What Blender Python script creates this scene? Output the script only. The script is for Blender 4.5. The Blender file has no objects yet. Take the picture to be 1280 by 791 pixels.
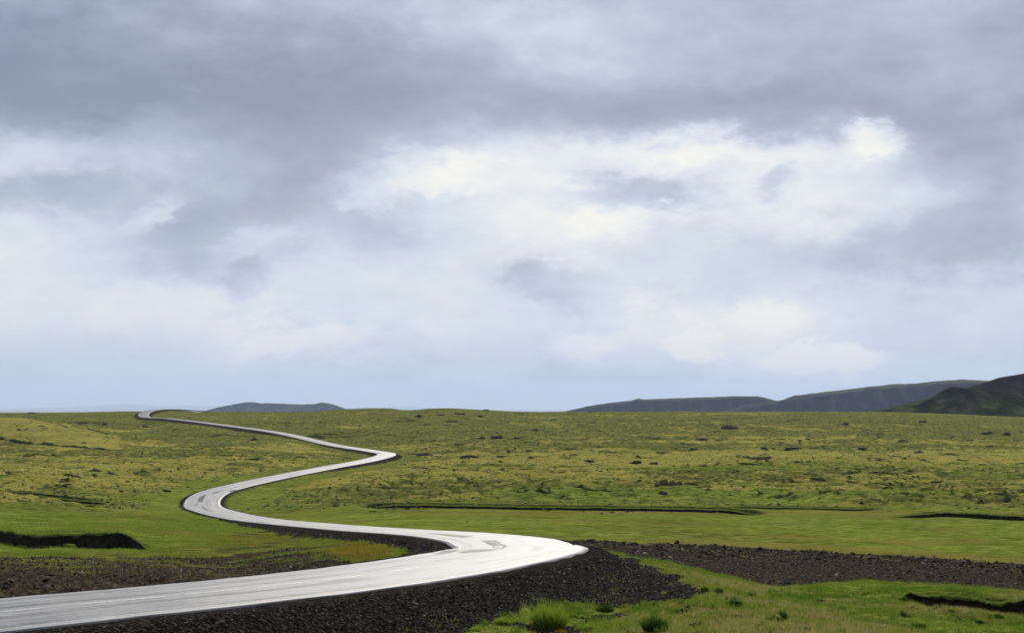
import bpy, math, random
import numpy as np
from mathutils import Vector

random.seed(7)
RNG = np.random.default_rng(11)
scene = bpy.context.scene
COL = scene.collection

# ------------------------------------------------------------------ camera
F, CX, YH = 2000.0, 640.0, 510.0            # focal length and eye level of the survey, in photo pixels
cam_d = bpy.data.cameras.new("camera")
cam_d.sensor_width = 36.0
cam_d.lens = F / 1280.0 * 36.0
cam_d.shift_y = (YH - 395.5) / 1280.0
cam_d.clip_start = 0.5
cam_d.clip_end = 250000.0
cam = bpy.data.objects.new("camera", cam_d)
cam.rotation_euler = (math.pi / 2, 0, 0)
COL.objects.link(cam)
scene.camera = cam

# ------------------------------------------------------------------ light and exposure
SUN_AZ, SUN_EL = math.radians(4), math.radians(30)
sd = Vector((math.sin(SUN_AZ) * math.cos(SUN_EL), math.cos(SUN_AZ) * math.cos(SUN_EL), math.sin(SUN_EL)))
sun_d = bpy.data.lights.new("sun", 'SUN')
sun_d.energy = 4.9
sun_d.angle = math.radians(1.0)
sun_d.color = (1.0, 0.95, 0.86)
sun = bpy.data.objects.new("sun", sun_d)
sun.rotation_euler = sd.to_track_quat('Z', 'Y').to_euler()
COL.objects.link(sun)
scene.view_settings.view_transform = 'Standard'
scene.view_settings.look = 'None'
scene.view_settings.gamma = 1.0
scene.view_settings.exposure = 0.0
scene.cycles.use_denoising = True
scene.cycles.max_bounces = 6
scene.cycles.diffuse_bounces = 2
scene.cycles.glossy_bounces = 2
scene.cycles.transmission_bounces = 3
scene.cycles.volume_bounces = 0
scene.cycles.transparent_max_bounces = 4


def lin(r, g, b):
    def c(v):
        v /= 255.0
        return v / 12.92 if v <= 0.04045 else ((v + 0.055) / 1.055) ** 2.4
    return (c(r), c(g), c(b), 1.0)


class NT:
    """small helper round a node tree"""
    def __init__(self, tree):
        self.t = tree
        self.n = tree.nodes
        self.l = tree.links

    def new(self, kind, **kw):
        nd = self.n.new(kind)
        for k, v in kw.items():
            setattr(nd, k, v)
        return nd

    def put(self, sock, v):
        if isinstance(v, bpy.types.NodeSocket):
            self.l.new(v, sock)
        elif v is not None:
            sock.default_value = v

    def math(self, op, a, b=None, c=None, clamp=False):
        nd = self.new('ShaderNodeMath', operation=op)
        nd.use_clamp = clamp
        for i, v in enumerate((a, b, c)):
            self.put(nd.inputs[i], v)
        return nd.outputs[0]

    def vmath(self, op, a, b=None, scale=None):
        nd = self.new('ShaderNodeVectorMath', operation=op)
        self.put(nd.inputs[0], a)
        self.put(nd.inputs[1], b)
        if scale is not None:
            self.put(nd.inputs['Scale'], scale)
        return nd.outputs[1] if op in ('LENGTH', 'DOT_PRODUCT') else nd.outputs[0]

    def noise(self, vec, scale, detail=4.0, rough=0.55, out=0, dist=0.0, lac=2.0):
        nd = self.new('ShaderNodeTexNoise')
        self.put(nd.inputs['Vector'], vec)
        nd.inputs['Scale'].default_value = scale
        nd.inputs['Detail'].default_value = detail
        nd.inputs['Roughness'].default_value = rough
        nd.inputs['Lacunarity'].default_value = lac
        nd.inputs['Distortion'].default_value = dist
        return nd.outputs[out]

    def mix(self, fac, a, b, blend='MIX'):
        nd = self.new('ShaderNodeMix', data_type='RGBA', blend_type=blend)
        self.put(nd.inputs[0], fac)
        self.put(nd.inputs[6], a)
        self.put(nd.inputs[7], b)
        return nd.outputs[2]

    def ramp(self, fac, stops, interp='LINEAR'):
        nd = self.new('ShaderNodeValToRGB')
        cr = nd.color_ramp
        cr.interpolation = interp
        while len(cr.elements) < len(stops):
            cr.elements.new(0.5)
        for e, (p, c) in zip(cr.elements, stops):
            e.position = p
            e.color = c if len(c) == 4 else (*c, 1)
        self.put(nd.inputs[0], fac)
        return nd.outputs[0]

    def range(self, v, a, b, c=0.0, d=1.0, smooth=True):
        nd = self.new('ShaderNodeMapRange')
        nd.interpolation_type = 'SMOOTHSTEP' if smooth else 'LINEAR'
        self.put(nd.inputs[0], v)
        for i, x in enumerate((a, b, c, d)):
            nd.inputs[1 + i].default_value = x
        return nd.outputs[0]


# ------------------------------------------------------------------ sky: broken overcast
world = bpy.data.worlds.new("World")
scene.world = world
world.use_nodes = True
w = NT(world.node_tree)
w.n.clear()
sky = w.new('ShaderNodeTexSky', sky_type='NISHITA')
sky.sun_disc = False
sky.sun_elevation = SUN_EL
sky.sun_rotation = SUN_AZ
sky.air_density = 1.0
sky.dust_density = 2.0
tc = w.new('ShaderNodeTexCoord')
dirn = tc.outputs['Generated']
sx = w.new('ShaderNodeSeparateXYZ')
w.put(sx.inputs[0], dirn)
az = w.math('ARCTAN2', sx.outputs[0], sx.outputs[1])
el = w.math('ARCSINE', sx.outputs[2])
elp = w.math('MAXIMUM', el, 0.0)
cmb = w.new('ShaderNodeCombineXYZ')
w.put(cmb.inputs[0], w.math('MULTIPLY', az, 20.0))
w.put(cmb.inputs[1], w.math('MULTIPLY', el, 20.0))
flat = w.vmath('MULTIPLY', dirn, (1.0, 1.0, 2.1))
n_big = w.noise(flat, 7.0, 6.0, 0.55, out=1)
n_fine = w.noise(flat, 24.0, 9.0, 0.68, out=1)
wv = w.vmath('SCALE', w.vmath('SUBTRACT', n_big, (0.5, 0.5, 0.5)), scale=1.5)
wf = w.vmath('SCALE', w.vmath('SUBTRACT', n_fine, (0.5, 0.5, 0.5)), scale=1.0)
P = w.vmath('ADD', w.vmath('ADD', cmb.outputs[0], wv), wf)
P_sharp = w.vmath('ADD', cmb.outputs[0], w.vmath('SCALE', wf, scale=1.1))
# general brightness of the deck by height above the horizon (radians)
base = w.ramp(w.math('DIVIDE', elp, 0.6), [
    (0.0, (0.52,) * 3), (0.045, (0.54,) * 3), (0.10, (0.66,) * 3), (0.16, (0.66,) * 3),
    (0.24, (0.56,) * 3), (0.32, (0.36,) * 3), (0.40, (0.37,) * 3), (0.60, (0.46,) * 3), (1.0, (0.50,) * 3)], 'EASE')
field = base
# the clouds of the photograph: (px, py, rx, ry, tilt, amount, sharp)
CLOUDS = [
    (130, 105, 420, 95, 0.0, -0.26, 0), (330, 205, 260, 60, 0.0, -0.18, 0), (470, 120, 260, 75, 0.0, -0.12, 0),
    (60, 250, 200, 40, 0.0, -0.16, 0), (90, 185, 150, 50, 0.0, 0.15, 0), (215, 172, 110, 45, 0, 0.10, 0),
    (220, 300, 150, 55, 0.1, -0.26, 0), (311, 352, 45, 30, 0, -0.22, 1), (400, 270, 170, 55, 0, -0.16, 0),
    (200, 265, 55, 24, 0.5, 0.22, 1), (60, 345, 210, 90, 0, 0.15, 0), (320, 300, 70, 26, 0.2, 0.14, 1),
    (880, 232, 440, 120, 0.0, 0.14, 0), (710, 208, 250, 34, 0.12, 0.16, 0), (920, 188, 230, 30, 0, 0.16, 0),
    (690, 280, 190, 50, 0.0, 0.17, 0), (960, 265, 260, 55, 0.0, 0.08, 0),
    (790, 243, 130, 27, 0.05, -0.30, 1), (968, 230, 34, 24, 0.4, -0.26, 1), (860, 252, 70, 18, 0.0, -0.14, 1),
    (1092, 175, 46, 22, 0, 0.30, 1), (1110, 190, 90, 40, 0, 0.05, 0), (540, 212, 120, 30, -0.1, 0.20, 1), (455, 235, 70, 26, 0.2, 0.18, 1),
    (1240, 215, 140, 120, 0, -0.28, 0), (1180, 315, 190, 62, 0.0, -0.26, 0), (940, 128, 310, 48, 0.0, -0.22, 0),
    (1010, 75, 240, 50, 0, -0.07, 0), (650, 55, 180, 70, 0, 0.07, 0), (560, 20, 220, 50, 0, 0.10, 0), (1170, 60, 180, 90, 0, 0.03, 0),
    (685, 352, 90, 32, -0.1, -0.17, 1), (640, 335, 60, 20, 0.2, -0.12, 1), (900, 345, 270, 45, 0, -0.12, 0),
    (520, 300, 110, 45, 0, -0.12, 0), (560, 400, 130, 45, 0, 0.06, 0),
    (380, 425, 120, 30, 0.0, 0.26, 1), (300, 440, 60, 18, 0.1, 0.14, 1), (210, 395, 170, 50, 0, 0.10, 0), (70, 420, 150, 40, 0, 0.08, 0), (540, 412, 44, 22, 0, 0.10, 0), (568, 458, 30, 14, 0, 0.07, 0),
    (870, 425, 190, 62, 0, 0.16, 0), (866, 436, 46, 24, 0, 0.34, 1), (985, 453, 72, 20, 0, 0.38, 1), (1072, 449, 52, 20, 0.0, 0.40, 1), (1030, 440, 40, 16, 0.2, 0.20, 1),
    (840, 395, 80, 40, 0.3, 0.14, 1), (725, 435, 60, 26, 0, 0.20, 1), (1000, 420, 120, 40, 0, 0.12, 1), (940, 405, 70, 30, 0, 0.12, 1),
    (700, 488, 260, 34, 0, -0.14, 0), (1120, 420, 120, 60, 0, -0.06, 0), (1230, 440, 110, 40, 0, 0.08, 0), (130, 470, 260, 40, 0, 0.05, 0),
    (480, 470, 160, 30, 0, -0.06, 0),
]
for (px, py, rx, ry, tilt, amt, sharp) in CLOUDS:
    mp = w.new('ShaderNodeMapping', vector_type='TEXTURE')
    hyp = math.hypot(F, px - CX)
    mp.inputs['Location'].default_value = (20 * math.atan((px - CX) / F), 20 * math.atan((YH - py) / hyp), 0)
    mp.inputs['Rotation'].default_value = (0, 0, tilt)
    mp.inputs['Scale'].default_value = (rx / 100, ry / 100, 1)
    w.put(mp.inputs['Vector'], P_sharp if sharp else P)
    ln = w.vmath('LENGTH', mp.outputs[0])
    v = w.range(ln, 1.25, 0.15) if not sharp else w.range(ln, 1.15, 0.25)
    field = w.math('MULTIPLY_ADD', v, amt, field)
n1 = w.noise(flat, 9.0, 7.0, 0.6)
n2 = w.noise(w.vmath('ADD', flat, (5.2, 1.3, 0.7)), 26.0, 6.0, 0.6)
field = w.math('MULTIPLY_ADD', w.math('SUBTRACT', n1, 0.5), 0.55, field)
field = w.math('MULTIPLY_ADD', w.math('SUBTRACT', n2, 0.5), 0.26, field)
field = w.math('MULTIPLY_ADD', w.math('SUBTRACT', field, 0.55), 1.14, 0.525)
cloud = w.ramp(field, [
    (0.0, lin(116, 128, 157)), (0.20, lin(141, 152, 180)), (0.38, lin(169, 180, 203)), (0.54, lin(198, 208, 224)),
    (0.70, lin(217, 225, 235)), (0.87, lin(238, 240, 239)), (1.0, lin(252, 250, 240))])
low = w.range(elp, 0.0, 0.035, 1.0, 0.0)
cloud = w.mix(w.math('MULTIPLY', low, 0.35), cloud, lin(192, 200, 217))
cloud10 = w.vmath('SCALE', cloud, scale=9.6)
final = w.mix(0.94, sky.outputs[0], cloud10)
bg = w.new('ShaderNodeBackground')
w.put(bg.inputs['Color'], final)
bg.inputs['Strength'].default_value = 0.10
out = w.new('ShaderNodeOutputWorld')
w.l.new(bg.outputs[0], out.inputs['Surface'])


# ------------------------------------------------------------------ numeric helpers
def gnoise(x, y, seed=0):
    xi = np.floor(x).astype(np.int64)
    yi = np.floor(y).astype(np.int64)
    fx, fy = (x - xi).astype(np.float32), (y - yi).astype(np.float32)
    u, v = fx * fx * fx * (fx * (fx * 6 - 15) + 10), fy * fy * fy * (fy * (fy * 6 - 15) + 10)

    def g(ix, iy, dx, dy):
        h = (ix * 374761393 + iy * 668265263 + seed * 974634521) & 0xffffffff
        h = ((h ^ (h >> 13)) * 1274126177) & 0xffffffff
        a = ((h ^ (h >> 16)) & 0xffff).astype(np.float32) * np.float32(2 * math.pi / 65536)
        return np.cos(a) * dx + np.sin(a) * dy
    a = g(xi, yi, fx, fy)
    b = g(xi + 1, yi, fx - 1, fy)
    c = g(xi, yi + 1, fx, fy - 1)
    d = g(xi + 1, yi + 1, fx - 1, fy - 1)
    return ((a + (b - a) * u) * (1 - v) + (c + (d - c) * u) * v) * 1.45


def fbm(x, y, wl, octs=4, gain=0.5, seed=0):
    t, amp, n = 0, 1.0, 0
    for o in range(octs):
        t = t + amp * gnoise(x / wl + 17.3 * o, y / wl - 9.1 * o, seed + o)
        n += amp
        amp *= gain
        wl *= 0.5
    return t / n * 1.3


def sstep(a, b, x):
    t = np.clip((x - a) / (b - a), 0, 1)
    return t * t * (3 - 2 * t)


def interp(pts, x):
    p = np.array(pts, float)
    return np.interp(x, p[:, 0], p[:, 1])


def inpoly(poly, x, y):
    p = np.array(poly, float)
    ins = np.zeros(x.shape, bool)
    j = len(p) - 1
    for i in range(len(p)):
        (xi, yi), (xj, yj) = p[i], p[j]
        if yi != yj:
            ins ^= ((yi > y) != (yj > y)) & (x < (xj - xi) * (y - yi) / (yj - yi) + xi)
        j = i
    return ins


# ------------------------------------------------------------------ the road's centre line (metres)
ROAD_W = 8.0
ROAD_P = np.array([
    (-24.5, 43.3, -6.50), (-19.05, 49.07, -6.59), (-15.69, 53.51, -6.67), (-12.51, 58.14, -6.82), (-9.24, 63.54, -7.01), (-5.90, 70.20, -7.23),
    (-2.63, 78.77, -7.51), (0.16, 91.24, -8.08), (0.42, 97.41, -8.40), (-0.03, 103.24, -8.76), (-1.36, 112.84, -9.18),
    (-5.84, 134.42, -10.49), (-14.83, 170.07, -12.83), (-28.74, 222.02, -16.04), (-45.24, 278.08, -19.18), (-58.44, 317.03, -20.49),
    (-67.55, 348.34, -20.94), (-72.85, 392.58, -20.52), (-70.22, 448.85, -20.20), (-61.44, 516.17, -19.46), (-52.81, 590.79, -19.09),
    (-52.52, 669.79, -19.20), (-66.71, 749.46, -19.80), (-93.10, 825.76, -18.79), (-131.65, 904.25, -13.95), (-179.01, 981.53, -10.12),
    (-225.01, 1058.48, -7.02), (-261.21, 1140.51, -6.31), (-281.24, 1231.19, -2.85), (-285.34, 1316.49, -0.85), (-270.0, 1400.0, -2.6), (-235.0, 1480.0, -7.5)])


def spline(P, n):
    P = np.vstack([2 * P[0] - P[1], P, 2 * P[-1] - P[-2]])
    t = np.linspace(0, 1, n, endpoint=False)[:, None]
    o = []
    for i in range(1, len(P) - 2):
        a, b, c, d = P[i - 1:i + 3]
        o.append(0.5 * (2 * b + (c - a) * t + (2 * a - 5 * b + 4 * c - d) * t ** 2 + (3 * b - a - 3 * c + d) * t ** 3))
    o.append(P[-2][None])
    return np.vstack(o)


RC = spline(ROAD_P, 16)
_d = np.gradient(RC[:, :2], axis=0)
_d /= np.linalg.norm(_d, axis=1)[:, None]
RN = np.stack([_d[:, 1], -_d[:, 0]], 1)                     # to the right of travel
RS = np.r_[0, np.cumsum(np.linalg.norm(np.diff(RC[:, :2], axis=0), axis=1))]


def road_point(s, t, lift=0.0):
    """point s metres along, t metres right of the centre line"""
    x = np.interp(s, RS, RC[:, 0]) + t * np.interp(s, RS, RN[:, 0])
    y = np.interp(s, RS, RC[:, 1]) + t * np.interp(s, RS, RN[:, 1])
    z = np.interp(s, RS, RC[:, 2]) - 0.012 * np.abs(t) + lift
    return np.stack([x, y, z], -1)


_ss = np.arange(0, RS[-1], 0.5)
_tt = np.linspace(-ROAD_W / 2, ROAD_W / 2, 41)
_S, _T = np.meshgrid(_ss, _tt, indexing='ij')
_RP = road_point(_S, _T)
_RPX, _RPY = CX + F * _RP[..., 0] / _RP[..., 1], YH - F * _RP[..., 2] / _RP[..., 1]


def road_st(px, py):
    k = np.argmin((_RPX - px) ** 2 + (_RPY - py) ** 2)
    i, j = np.unravel_index(k, _S.shape)
    return _S[i, j], _T[i, j]


def road_dist(x, y):
    """distance to the centre line, the road's height there, signed side, station"""
    n = x.size
    D = np.full(n, 1e9, np.float32)
    K = np.zeros(n, np.int32)
    q = RC[::2, :2].astype(np.float32)
    X, Y = x.ravel().astype(np.float32), y.ravel().astype(np.float32)
    for s in range(0, n, 40000):
        xs, ys = X[s:s + 40000], Y[s:s + 40000]
        d = (xs[:, None] - q[:, 0]) ** 2
        d += (ys[:, None] - q[:, 1]) ** 2
        k = d.argmin(1)
        K[s:s + 40000] = k * 2
    # refine on the two segments next to the nearest sample
    P = np.stack([X, Y], 1)
    best = np.full(n, 1e9)
    bz = np.zeros(n)
    bs = np.zeros(n)
    side = np.zeros(n)
    for o in (-2, -1, 0, 1):
        i = np.clip(K + o, 0, len(RC) - 2)
        a, b = RC[i, :2], RC[i + 1, :2]
        ab = b - a
        t = np.clip(((P - a) * ab).sum(1) / ((ab ** 2).sum(1) + 1e-9), 0, 1)
        e = P - (a + t[:, None] * ab)
        d = np.hypot(e[:, 0], e[:, 1])
        m = d < best
        best[m] = d[m]
        bz[m] = (RC[i, 2] + t * (RC[i + 1, 2] - RC[i, 2]))[m]
        bs[m] = (RS[i] + t * (RS[i + 1] - RS[i]))[m]
        side[m] = np.sign(e[:, 0] * ab[:, 1] - e[:, 1] * ab[:, 0])[m]
    sh = x.shape
    return best.reshape(sh), bz.reshape(sh), side.reshape(sh), bs.reshape(sh)


# ------------------------------------------------------------------ lie of the land: survey columns (depth : row)
FAR = [(450, 600), (630, 575), (860, 551), (1060, 531), (1190, 521), (1330, 514.5)]
COLS = {
    -120: [(40, 860), (50, 835), (62, 748), (80, 722), (100, 709), (118, 699), (138, 684), (200, 652), (240, 641), (340, 622)] + FAR,
    0: [(40, 870), (48, 845), (60, 742), (80, 722), (100, 709), (118, 699), (138, 684), (200, 652), (240, 641), (340, 622)] + FAR,
    110: [(40, 875), (48, 850), (80, 724), (100, 711), (118, 700), (138, 686), (165, 668), (200, 655), (240, 643), (340, 623)] + FAR,
    200: [(40, 875), (50, 840), (80, 727), (100, 713), (125, 698), (150, 682), (180, 667), (215, 656), (260, 644), (330, 632)] + FAR,
    300: [(40, 880), (53, 805), (80, 727), (105, 708), (125, 692), (150, 680), (180, 670), (210, 664), (240, 660)] + FAR,
    400: [(40, 880), (56, 800), (85, 708), (105, 693), (125, 682), (150, 677), (180, 674), (200, 671), (450, 600)] + FAR[1:],
    500: [(40, 880), (55, 805), (62, 782), (95, 696), (110, 688), (125, 681), (145, 675), (200, 657), (250, 646), (330, 631)] + FAR,
    640: [(40, 880), (55, 815), (62, 788), (72, 752), (80, 736), (130, 670), (160, 666), (215, 654), (315, 634)] + FAR,
    740: [(40, 880), (55, 808), (62, 787), (70, 764), (84, 727), (96, 704), (110, 692), (135, 678), (160, 671), (215, 656), (315, 634)] + FAR,
    820: [(40, 880), (55, 800), (62, 777), (75, 743), (85, 721), (95, 708), (110, 696), (135, 682), (160, 674), (215, 657), (315, 634)] + FAR,
    900: [(40, 880), (50, 810), (60, 780), (68, 757), (75, 741), (85, 732), (95, 727), (108, 719), (125, 706), (160, 687), (215, 661), (318, 634)] + FAR,
    1000: [(40, 880), (50, 815), (60, 786), (68, 763), (74, 764), (82, 758), (92, 748), (105, 733), (125, 715), (160, 690), (215, 662), (318, 634)] + FAR,
    1100: [(40, 890), (50, 825), (58, 794), (66, 790), (74, 782), (82, 770), (92, 752), (105, 735), (125, 717), (155, 694), (215, 663), (270, 646), (320, 634)] + FAR,
    1280: [(40, 900), (60, 832), (72, 791), (82, 771), (92, 755), (104, 739), (125, 718), (142, 706), (180, 680), (220, 661), (270, 646), (325, 634), (450, 603), (630, 578), (860, 556), (1060, 538), (1190, 528), (1330, 520)],
    1430: [(40, 910), (60, 836), (72, 793), (92, 757), (104, 741), (142, 709), (220, 662), (270, 647), (325, 634), (450, 603), (630, 578), (860, 556), (1060, 540), (1190, 531), (1330, 524)],
}
cons = []
for px, col in COLS.items():
    for (Y, py) in col:
        cons.append(((px - CX) / F, math.log(Y), (YH - py) / F))
cons.append(((490 - CX) / F, math.log(1300), (YH - 509.3) / F))
cons.append(((550 - CX) / F, math.log(1300), (YH - 510.5) / F))
cons.append(((420 - CX) / F, math.log(1310), (YH - 512.5) / F))
cons.append(((600 - CX) / F, math.log(1330), (YH - 512.3) / F))
for i in range(5, len(ROAD_P) - 3):
    x, y, z = ROAD_P[i]
    if y > 125:
        cons.append((x / y, math.log(y), (z - 0.012 * min(60, 0.1 * y) - 0.35) / y))
cons = np.array(cons)
CU, CV, CQ = cons[:, 0] * 6.0, cons[:, 1] * 1.6, cons[:, 2]


def tk(r2):
    return 0.5 * r2 * np.log(r2 + 1e-12)


_n = len(cons)
A = np.zeros((_n + 3, _n + 3))
A[:_n, :_n] = tk((CU[:, None] - CU) ** 2 + (CV[:, None] - CV) ** 2) + np.eye(_n) * 0.004
A[:_n, _n:] = np.c_[np.ones(_n), CU, CV]
A[_n:, :_n] = A[:_n, _n:].T
WT = np.linalg.solve(A, np.r_[CQ, 0, 0, 0])


def base_q(tu, lv):
    """slope of the sight line to the bare ground for tangent tu and log depth lv"""
    sh = tu.shape
    u, v = (tu * 6.0).ravel(), (lv * 1.6).ravel()
    o = np.empty(u.size)
    for s in range(0, u.size, 20000):
        r2 = (u[s:s + 20000, None] - CU) ** 2 + (v[s:s + 20000, None] - CV) ** 2
        o[s:s + 20000] = tk(r2) @ WT[:_n] + WT[_n] + WT[_n + 1] * u[s:s + 20000] + WT[_n + 2] * v[s:s + 20000]
    return o.reshape(sh)


# ------------------------------------------------------------------ ground sheet: one polar net, fine where the land is in view
a_in = np.radians(np.linspace(-20.5, 20.5, 680))
a_out = np.radians(np.r_[np.linspace(-180, -24, 40), a_in * 0 + 0][:40])
AN = np.r_[np.radians(np.linspace(-180, -23, 40)), a_in, np.radians(np.linspace(23, 180, 40))]
RR = np.r_[0.02, np.linspace(4, 38, 14), np.exp(np.linspace(math.log(41), math.log(110), 165)), np.exp(np.linspace(math.log(110.5), math.log(330), 205)), np.exp(np.linspace(math.log(331), math.log(1420), 620)), np.exp(np.linspace(math.log(1450), math.log(80000), 44))]
AG, RG = np.meshgrid(AN, RR, indexing='xy')                 # rows: radius, columns: angle
GX, GY = RG * np.sin(AG), RG * np.cos(AG)
ac = np.clip(AG, math.radians(-23), math.radians(23))
tu = np.tan(ac)
dep = np.clip(RG * np.cos(ac), 40, 1330)
GZ = base_q(tu, np.log(dep)) * dep
# hilltop under the viewer
near = np.clip(RG / 40, 0, 1)
GZ = np.where(RG < 41, -1.7 + (GZ + 1.7) * near ** 0.9, GZ)
GZ0 = GZ.copy()
RDI, RDZ, RSIDE, RST = road_dist(GX, GY)
PXG = CX + F * np.tan(np.clip(AG, -1.2, 1.2))
PYG = YH - F * GZ / np.maximum(GY, 1)

# rolling ground and hummocks
away = sstep(6, 40, RDI)
spacing = RG * np.where(RG < 330, 0.0056, 0.0024)
moor = sstep(641, 628, PYG + 6 * fbm(GX, GY, 60, 2, seed=3)) * (RG < 1500)
moor = np.maximum(moor, sstep(318, 345, RG) * (RG < 1500))
roll = fbm(GX, GY, 160, 3, seed=21) * sstep(330, 700, RG) * sstep(1420, 1250, RG) * sstep(10, 70, RDI)
GZ = GZ + 0.75 * roll
hum = np.zeros_like(GZ)
for wl, amp, sd_ in ((38, 0.55, 31), (17, 0.55, 32), (8, 0.48, 33), (4, 0.32, 34), (2, 0.2, 35)):
    vis = np.clip((wl / np.maximum(spacing, 0.05) - 2.0) / 3.0, 0, 1)
    n = gnoise(GX / wl, GY / wl, sd_)
    hum += amp * vis * (1 - 2 * np.abs(n))
HUMN = hum
TERR = fbm(GX, GY * 1.15, 75, 4, 0.55, seed=24) * 5.0
tfr = TERR - np.floor(TERR)
tmod = moor * away * sstep(-0.15, 0.25, fbm(GX, GY, 55, 3, seed=25)) * sstep(1350, 1100, RG)
TFACE = tmod * sstep(0.0, 0.05, tfr) * sstep(0.24, 0.16, tfr)
# rough pasture and field: low swells
GZ = GZ + (1 - moor) * sstep(4.2, 12, RDI) * (0.10 * fbm(GX, GY, 9, 3, seed=41) + 0.05 * fbm(GX, GY, 2.2, 3, seed=45)) * (RG < 420) * sstep(45, 60, RG)

# ---- eroded banks: steps in the land (photo trace of the lip, height in metres, reach of the step)
BANKS = {
    'left': dict(tr=[(-60, 664), (-30, 662), (14, 671), (40, 674), (62, 671), (100, 672), (140, 675), (152, 672), (165, 676), (178, 681), (196, 685)], h=1.5, reach=16),
    'left_field': dict(tr=[(-80, 614), (0, 617), (40, 619), (80, 623), (110, 626), (145, 629)], h=1.5, reach=40),
    'left_back': dict(tr=[(16, 667.6), (60, 668.6), (100, 668.8), (155, 667.5)], h=0.5, reach=5),
    'long': dict(tr=[(446, 632.5), (480, 631), (530, 630.5), (600, 632), (680, 633), (760, 634), (850, 635), (920, 637), (965, 640)], h=1.0, reach=25),
    'upper': dict(tr=[(905, 634.5), (960, 633.5), (1010, 634), (1060, 635.5), (1110, 635)], h=0.6, reach=20),
    'right': dict(tr=[(1112, 644.5), (1150, 642.5), (1180, 640.5), (1220, 643), (1280, 645.5), (1340, 648)], h=1.1, reach=22),
    'ditch': dict(tr=[(1118, 746), (1140, 745), (1160, 747), (1185, 748), (1220, 751), (1250, 755), (1290, 757), (1340, 760)], h=1.0, reach=11),
}


def col_profile(px, Z=None):
    a = math.atan((px - CX) / F)
    j = np.interp(a, AN, np.arange(len(AN)))
    j0 = int(j)
    t = j - j0
    z = Z if Z is not None else GZ
    zc = z[:, j0] * (1 - t) + z[:, min(j0 + 1, len(AN) - 1)] * t
    return a, YH - F * zc / (RR * math.cos(a)), zc


def hit(px, py, Z=None, rmin=42):
    """where the sight line through a photo pixel first meets the ground"""
    a, pc, zc = col_profile(px, Z)
    ok = np.where((pc <= py) & (RR >= rmin))[0]
    i = int(ok[0]) if len(ok) else int(np.argmin(pc))
    if i == 0:
        i = 1
    p0, p1 = pc[i - 1], pc[i]
    t = 1.0 if (p0 - p1) < 1e-6 else min(max((p0 - py) / (p0 - p1), 0), 1)
    r = RR[i - 1] + t * (RR[i] - RR[i - 1])
    z = zc[i - 1] + t * (zc[i] - zc[i - 1])
    return Vector((r * math.sin(a), r * math.cos(a), z))


def smooth_profile(Zs):
    return Zs


for k, b in BANKS.items():
    tr = np.array(b['tr'], float)
    xs = np.linspace(tr[0, 0], tr[-1, 0], 60)
    ys = np.interp(xs, tr[:, 0], tr[:, 1])
    pts = np.array([hit(x, y, GZ0) for x, y in zip(xs, ys)])
    a = np.arctan2(pts[:, 0], pts[:, 1])
    r = np.hypot(pts[:, 0], pts[:, 1])
    r = np.convolve(np.r_[[r[0]] * 2, r, [r[-1]] * 2], np.ones(5) / 5, 'valid')
    b['a'], b['r'] = a, r

BANKMASK = np.zeros_like(GZ)
BKP = np.ones_like(GZ)
DK = np.ones_like(GZ)
# the yellow mound on the left: a low swell with a steep foot
_mt = np.array([(-160, 549), (-80, 551), (0, 554), (40, 558), (80, 561), (120, 564), (185, 567)], float)
_mp = np.array([hit(x, y, GZ0) for x, y in zip(np.linspace(-160, 185, 40), np.interp(np.linspace(-160, 185, 40), _mt[:, 0], _mt[:, 1]))])
M_A, M_R = np.arctan2(_mp[:, 0], _mp[:, 1]), np.hypot(_mp[:, 0], _mp[:, 1])
M_S = RG - np.interp(AG, M_A, M_R)
M_T = sstep(M_A[-1], M_A[-1] - 0.075, AG) * sstep(-0.7, -0.45, AG)
GZ = GZ + 6.5 * M_T * sstep(0, 95, M_S) * sstep(330, 120, M_S) + 1.3 * M_T * sstep(-1, 6, M_S) * sstep(330, 120, M_S)
BANKMASK = np.maximum(BANKMASK, (M_T > 0.04) * sstep(-9, -3, M_S) * sstep(6, 2, M_S) * sstep(0, 0.3, M_T))
for k, b in BANKS.items():
    m = (AG > b['a'][0]) & (AG < b['a'][-1])
    rb = np.interp(AG, b['a'], b['r']) * (1 + 0.004 * fbm(GX, GX * 0 + 3.3, 0.03 * b['r'].mean(), 3, seed=77))
    sgn = RG - rb
    wid = np.interp(AG, [b['a'][0], b['a'][0] + 0.012, b['a'][-1] - 0.012, b['a'][-1]], [0.0, 1, 1, 0.0])
    if k in ('left', 'left_field'):
        wid = np.interp(AG, [b['a'][-1] - 0.02, b['a'][-1]], [1, 0.0])
    if k in ('right', 'ditch'):
        wid = np.interp(AG, [b['a'][0], b['a'][0] + 0.02], [0, 1.0])
    wid = np.where(m, wid, 0)
    face = 0.006 * rb if k != 'ditch' else 0.45
    st = np.clip(sgn / face, -1, 1)
    up = np.where(st > 0, 0.35, 0.65)
    GZ = GZ + b['h'] * up * st * wid * np.exp(-np.abs(sgn) / b['reach'])
    if k == 'ditch':
        DK = 1 - 0.92 * (wid > 0) * sstep(10.0, 4.0, np.abs(sgn + 2.5))
    BKP = np.minimum(BKP, 1 - 0.9 * (wid > 0) * sstep(0.10 * rb, 0.04 * rb, np.abs(sgn)))
    BANKMASK = np.maximum(BANKMASK, wid * np.exp(-(np.maximum(np.abs(sgn + 0.6 * face) - face, 0) / (0.5 * face)) ** 2))

GZ = GZ + 0.75 * BKP * tmod * (sstep(0.0, 0.20, tfr) - tfr)
GZ = GZ + BKP * hum * moor * away * 1.35 * sstep(1500, 1000, RG)

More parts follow.
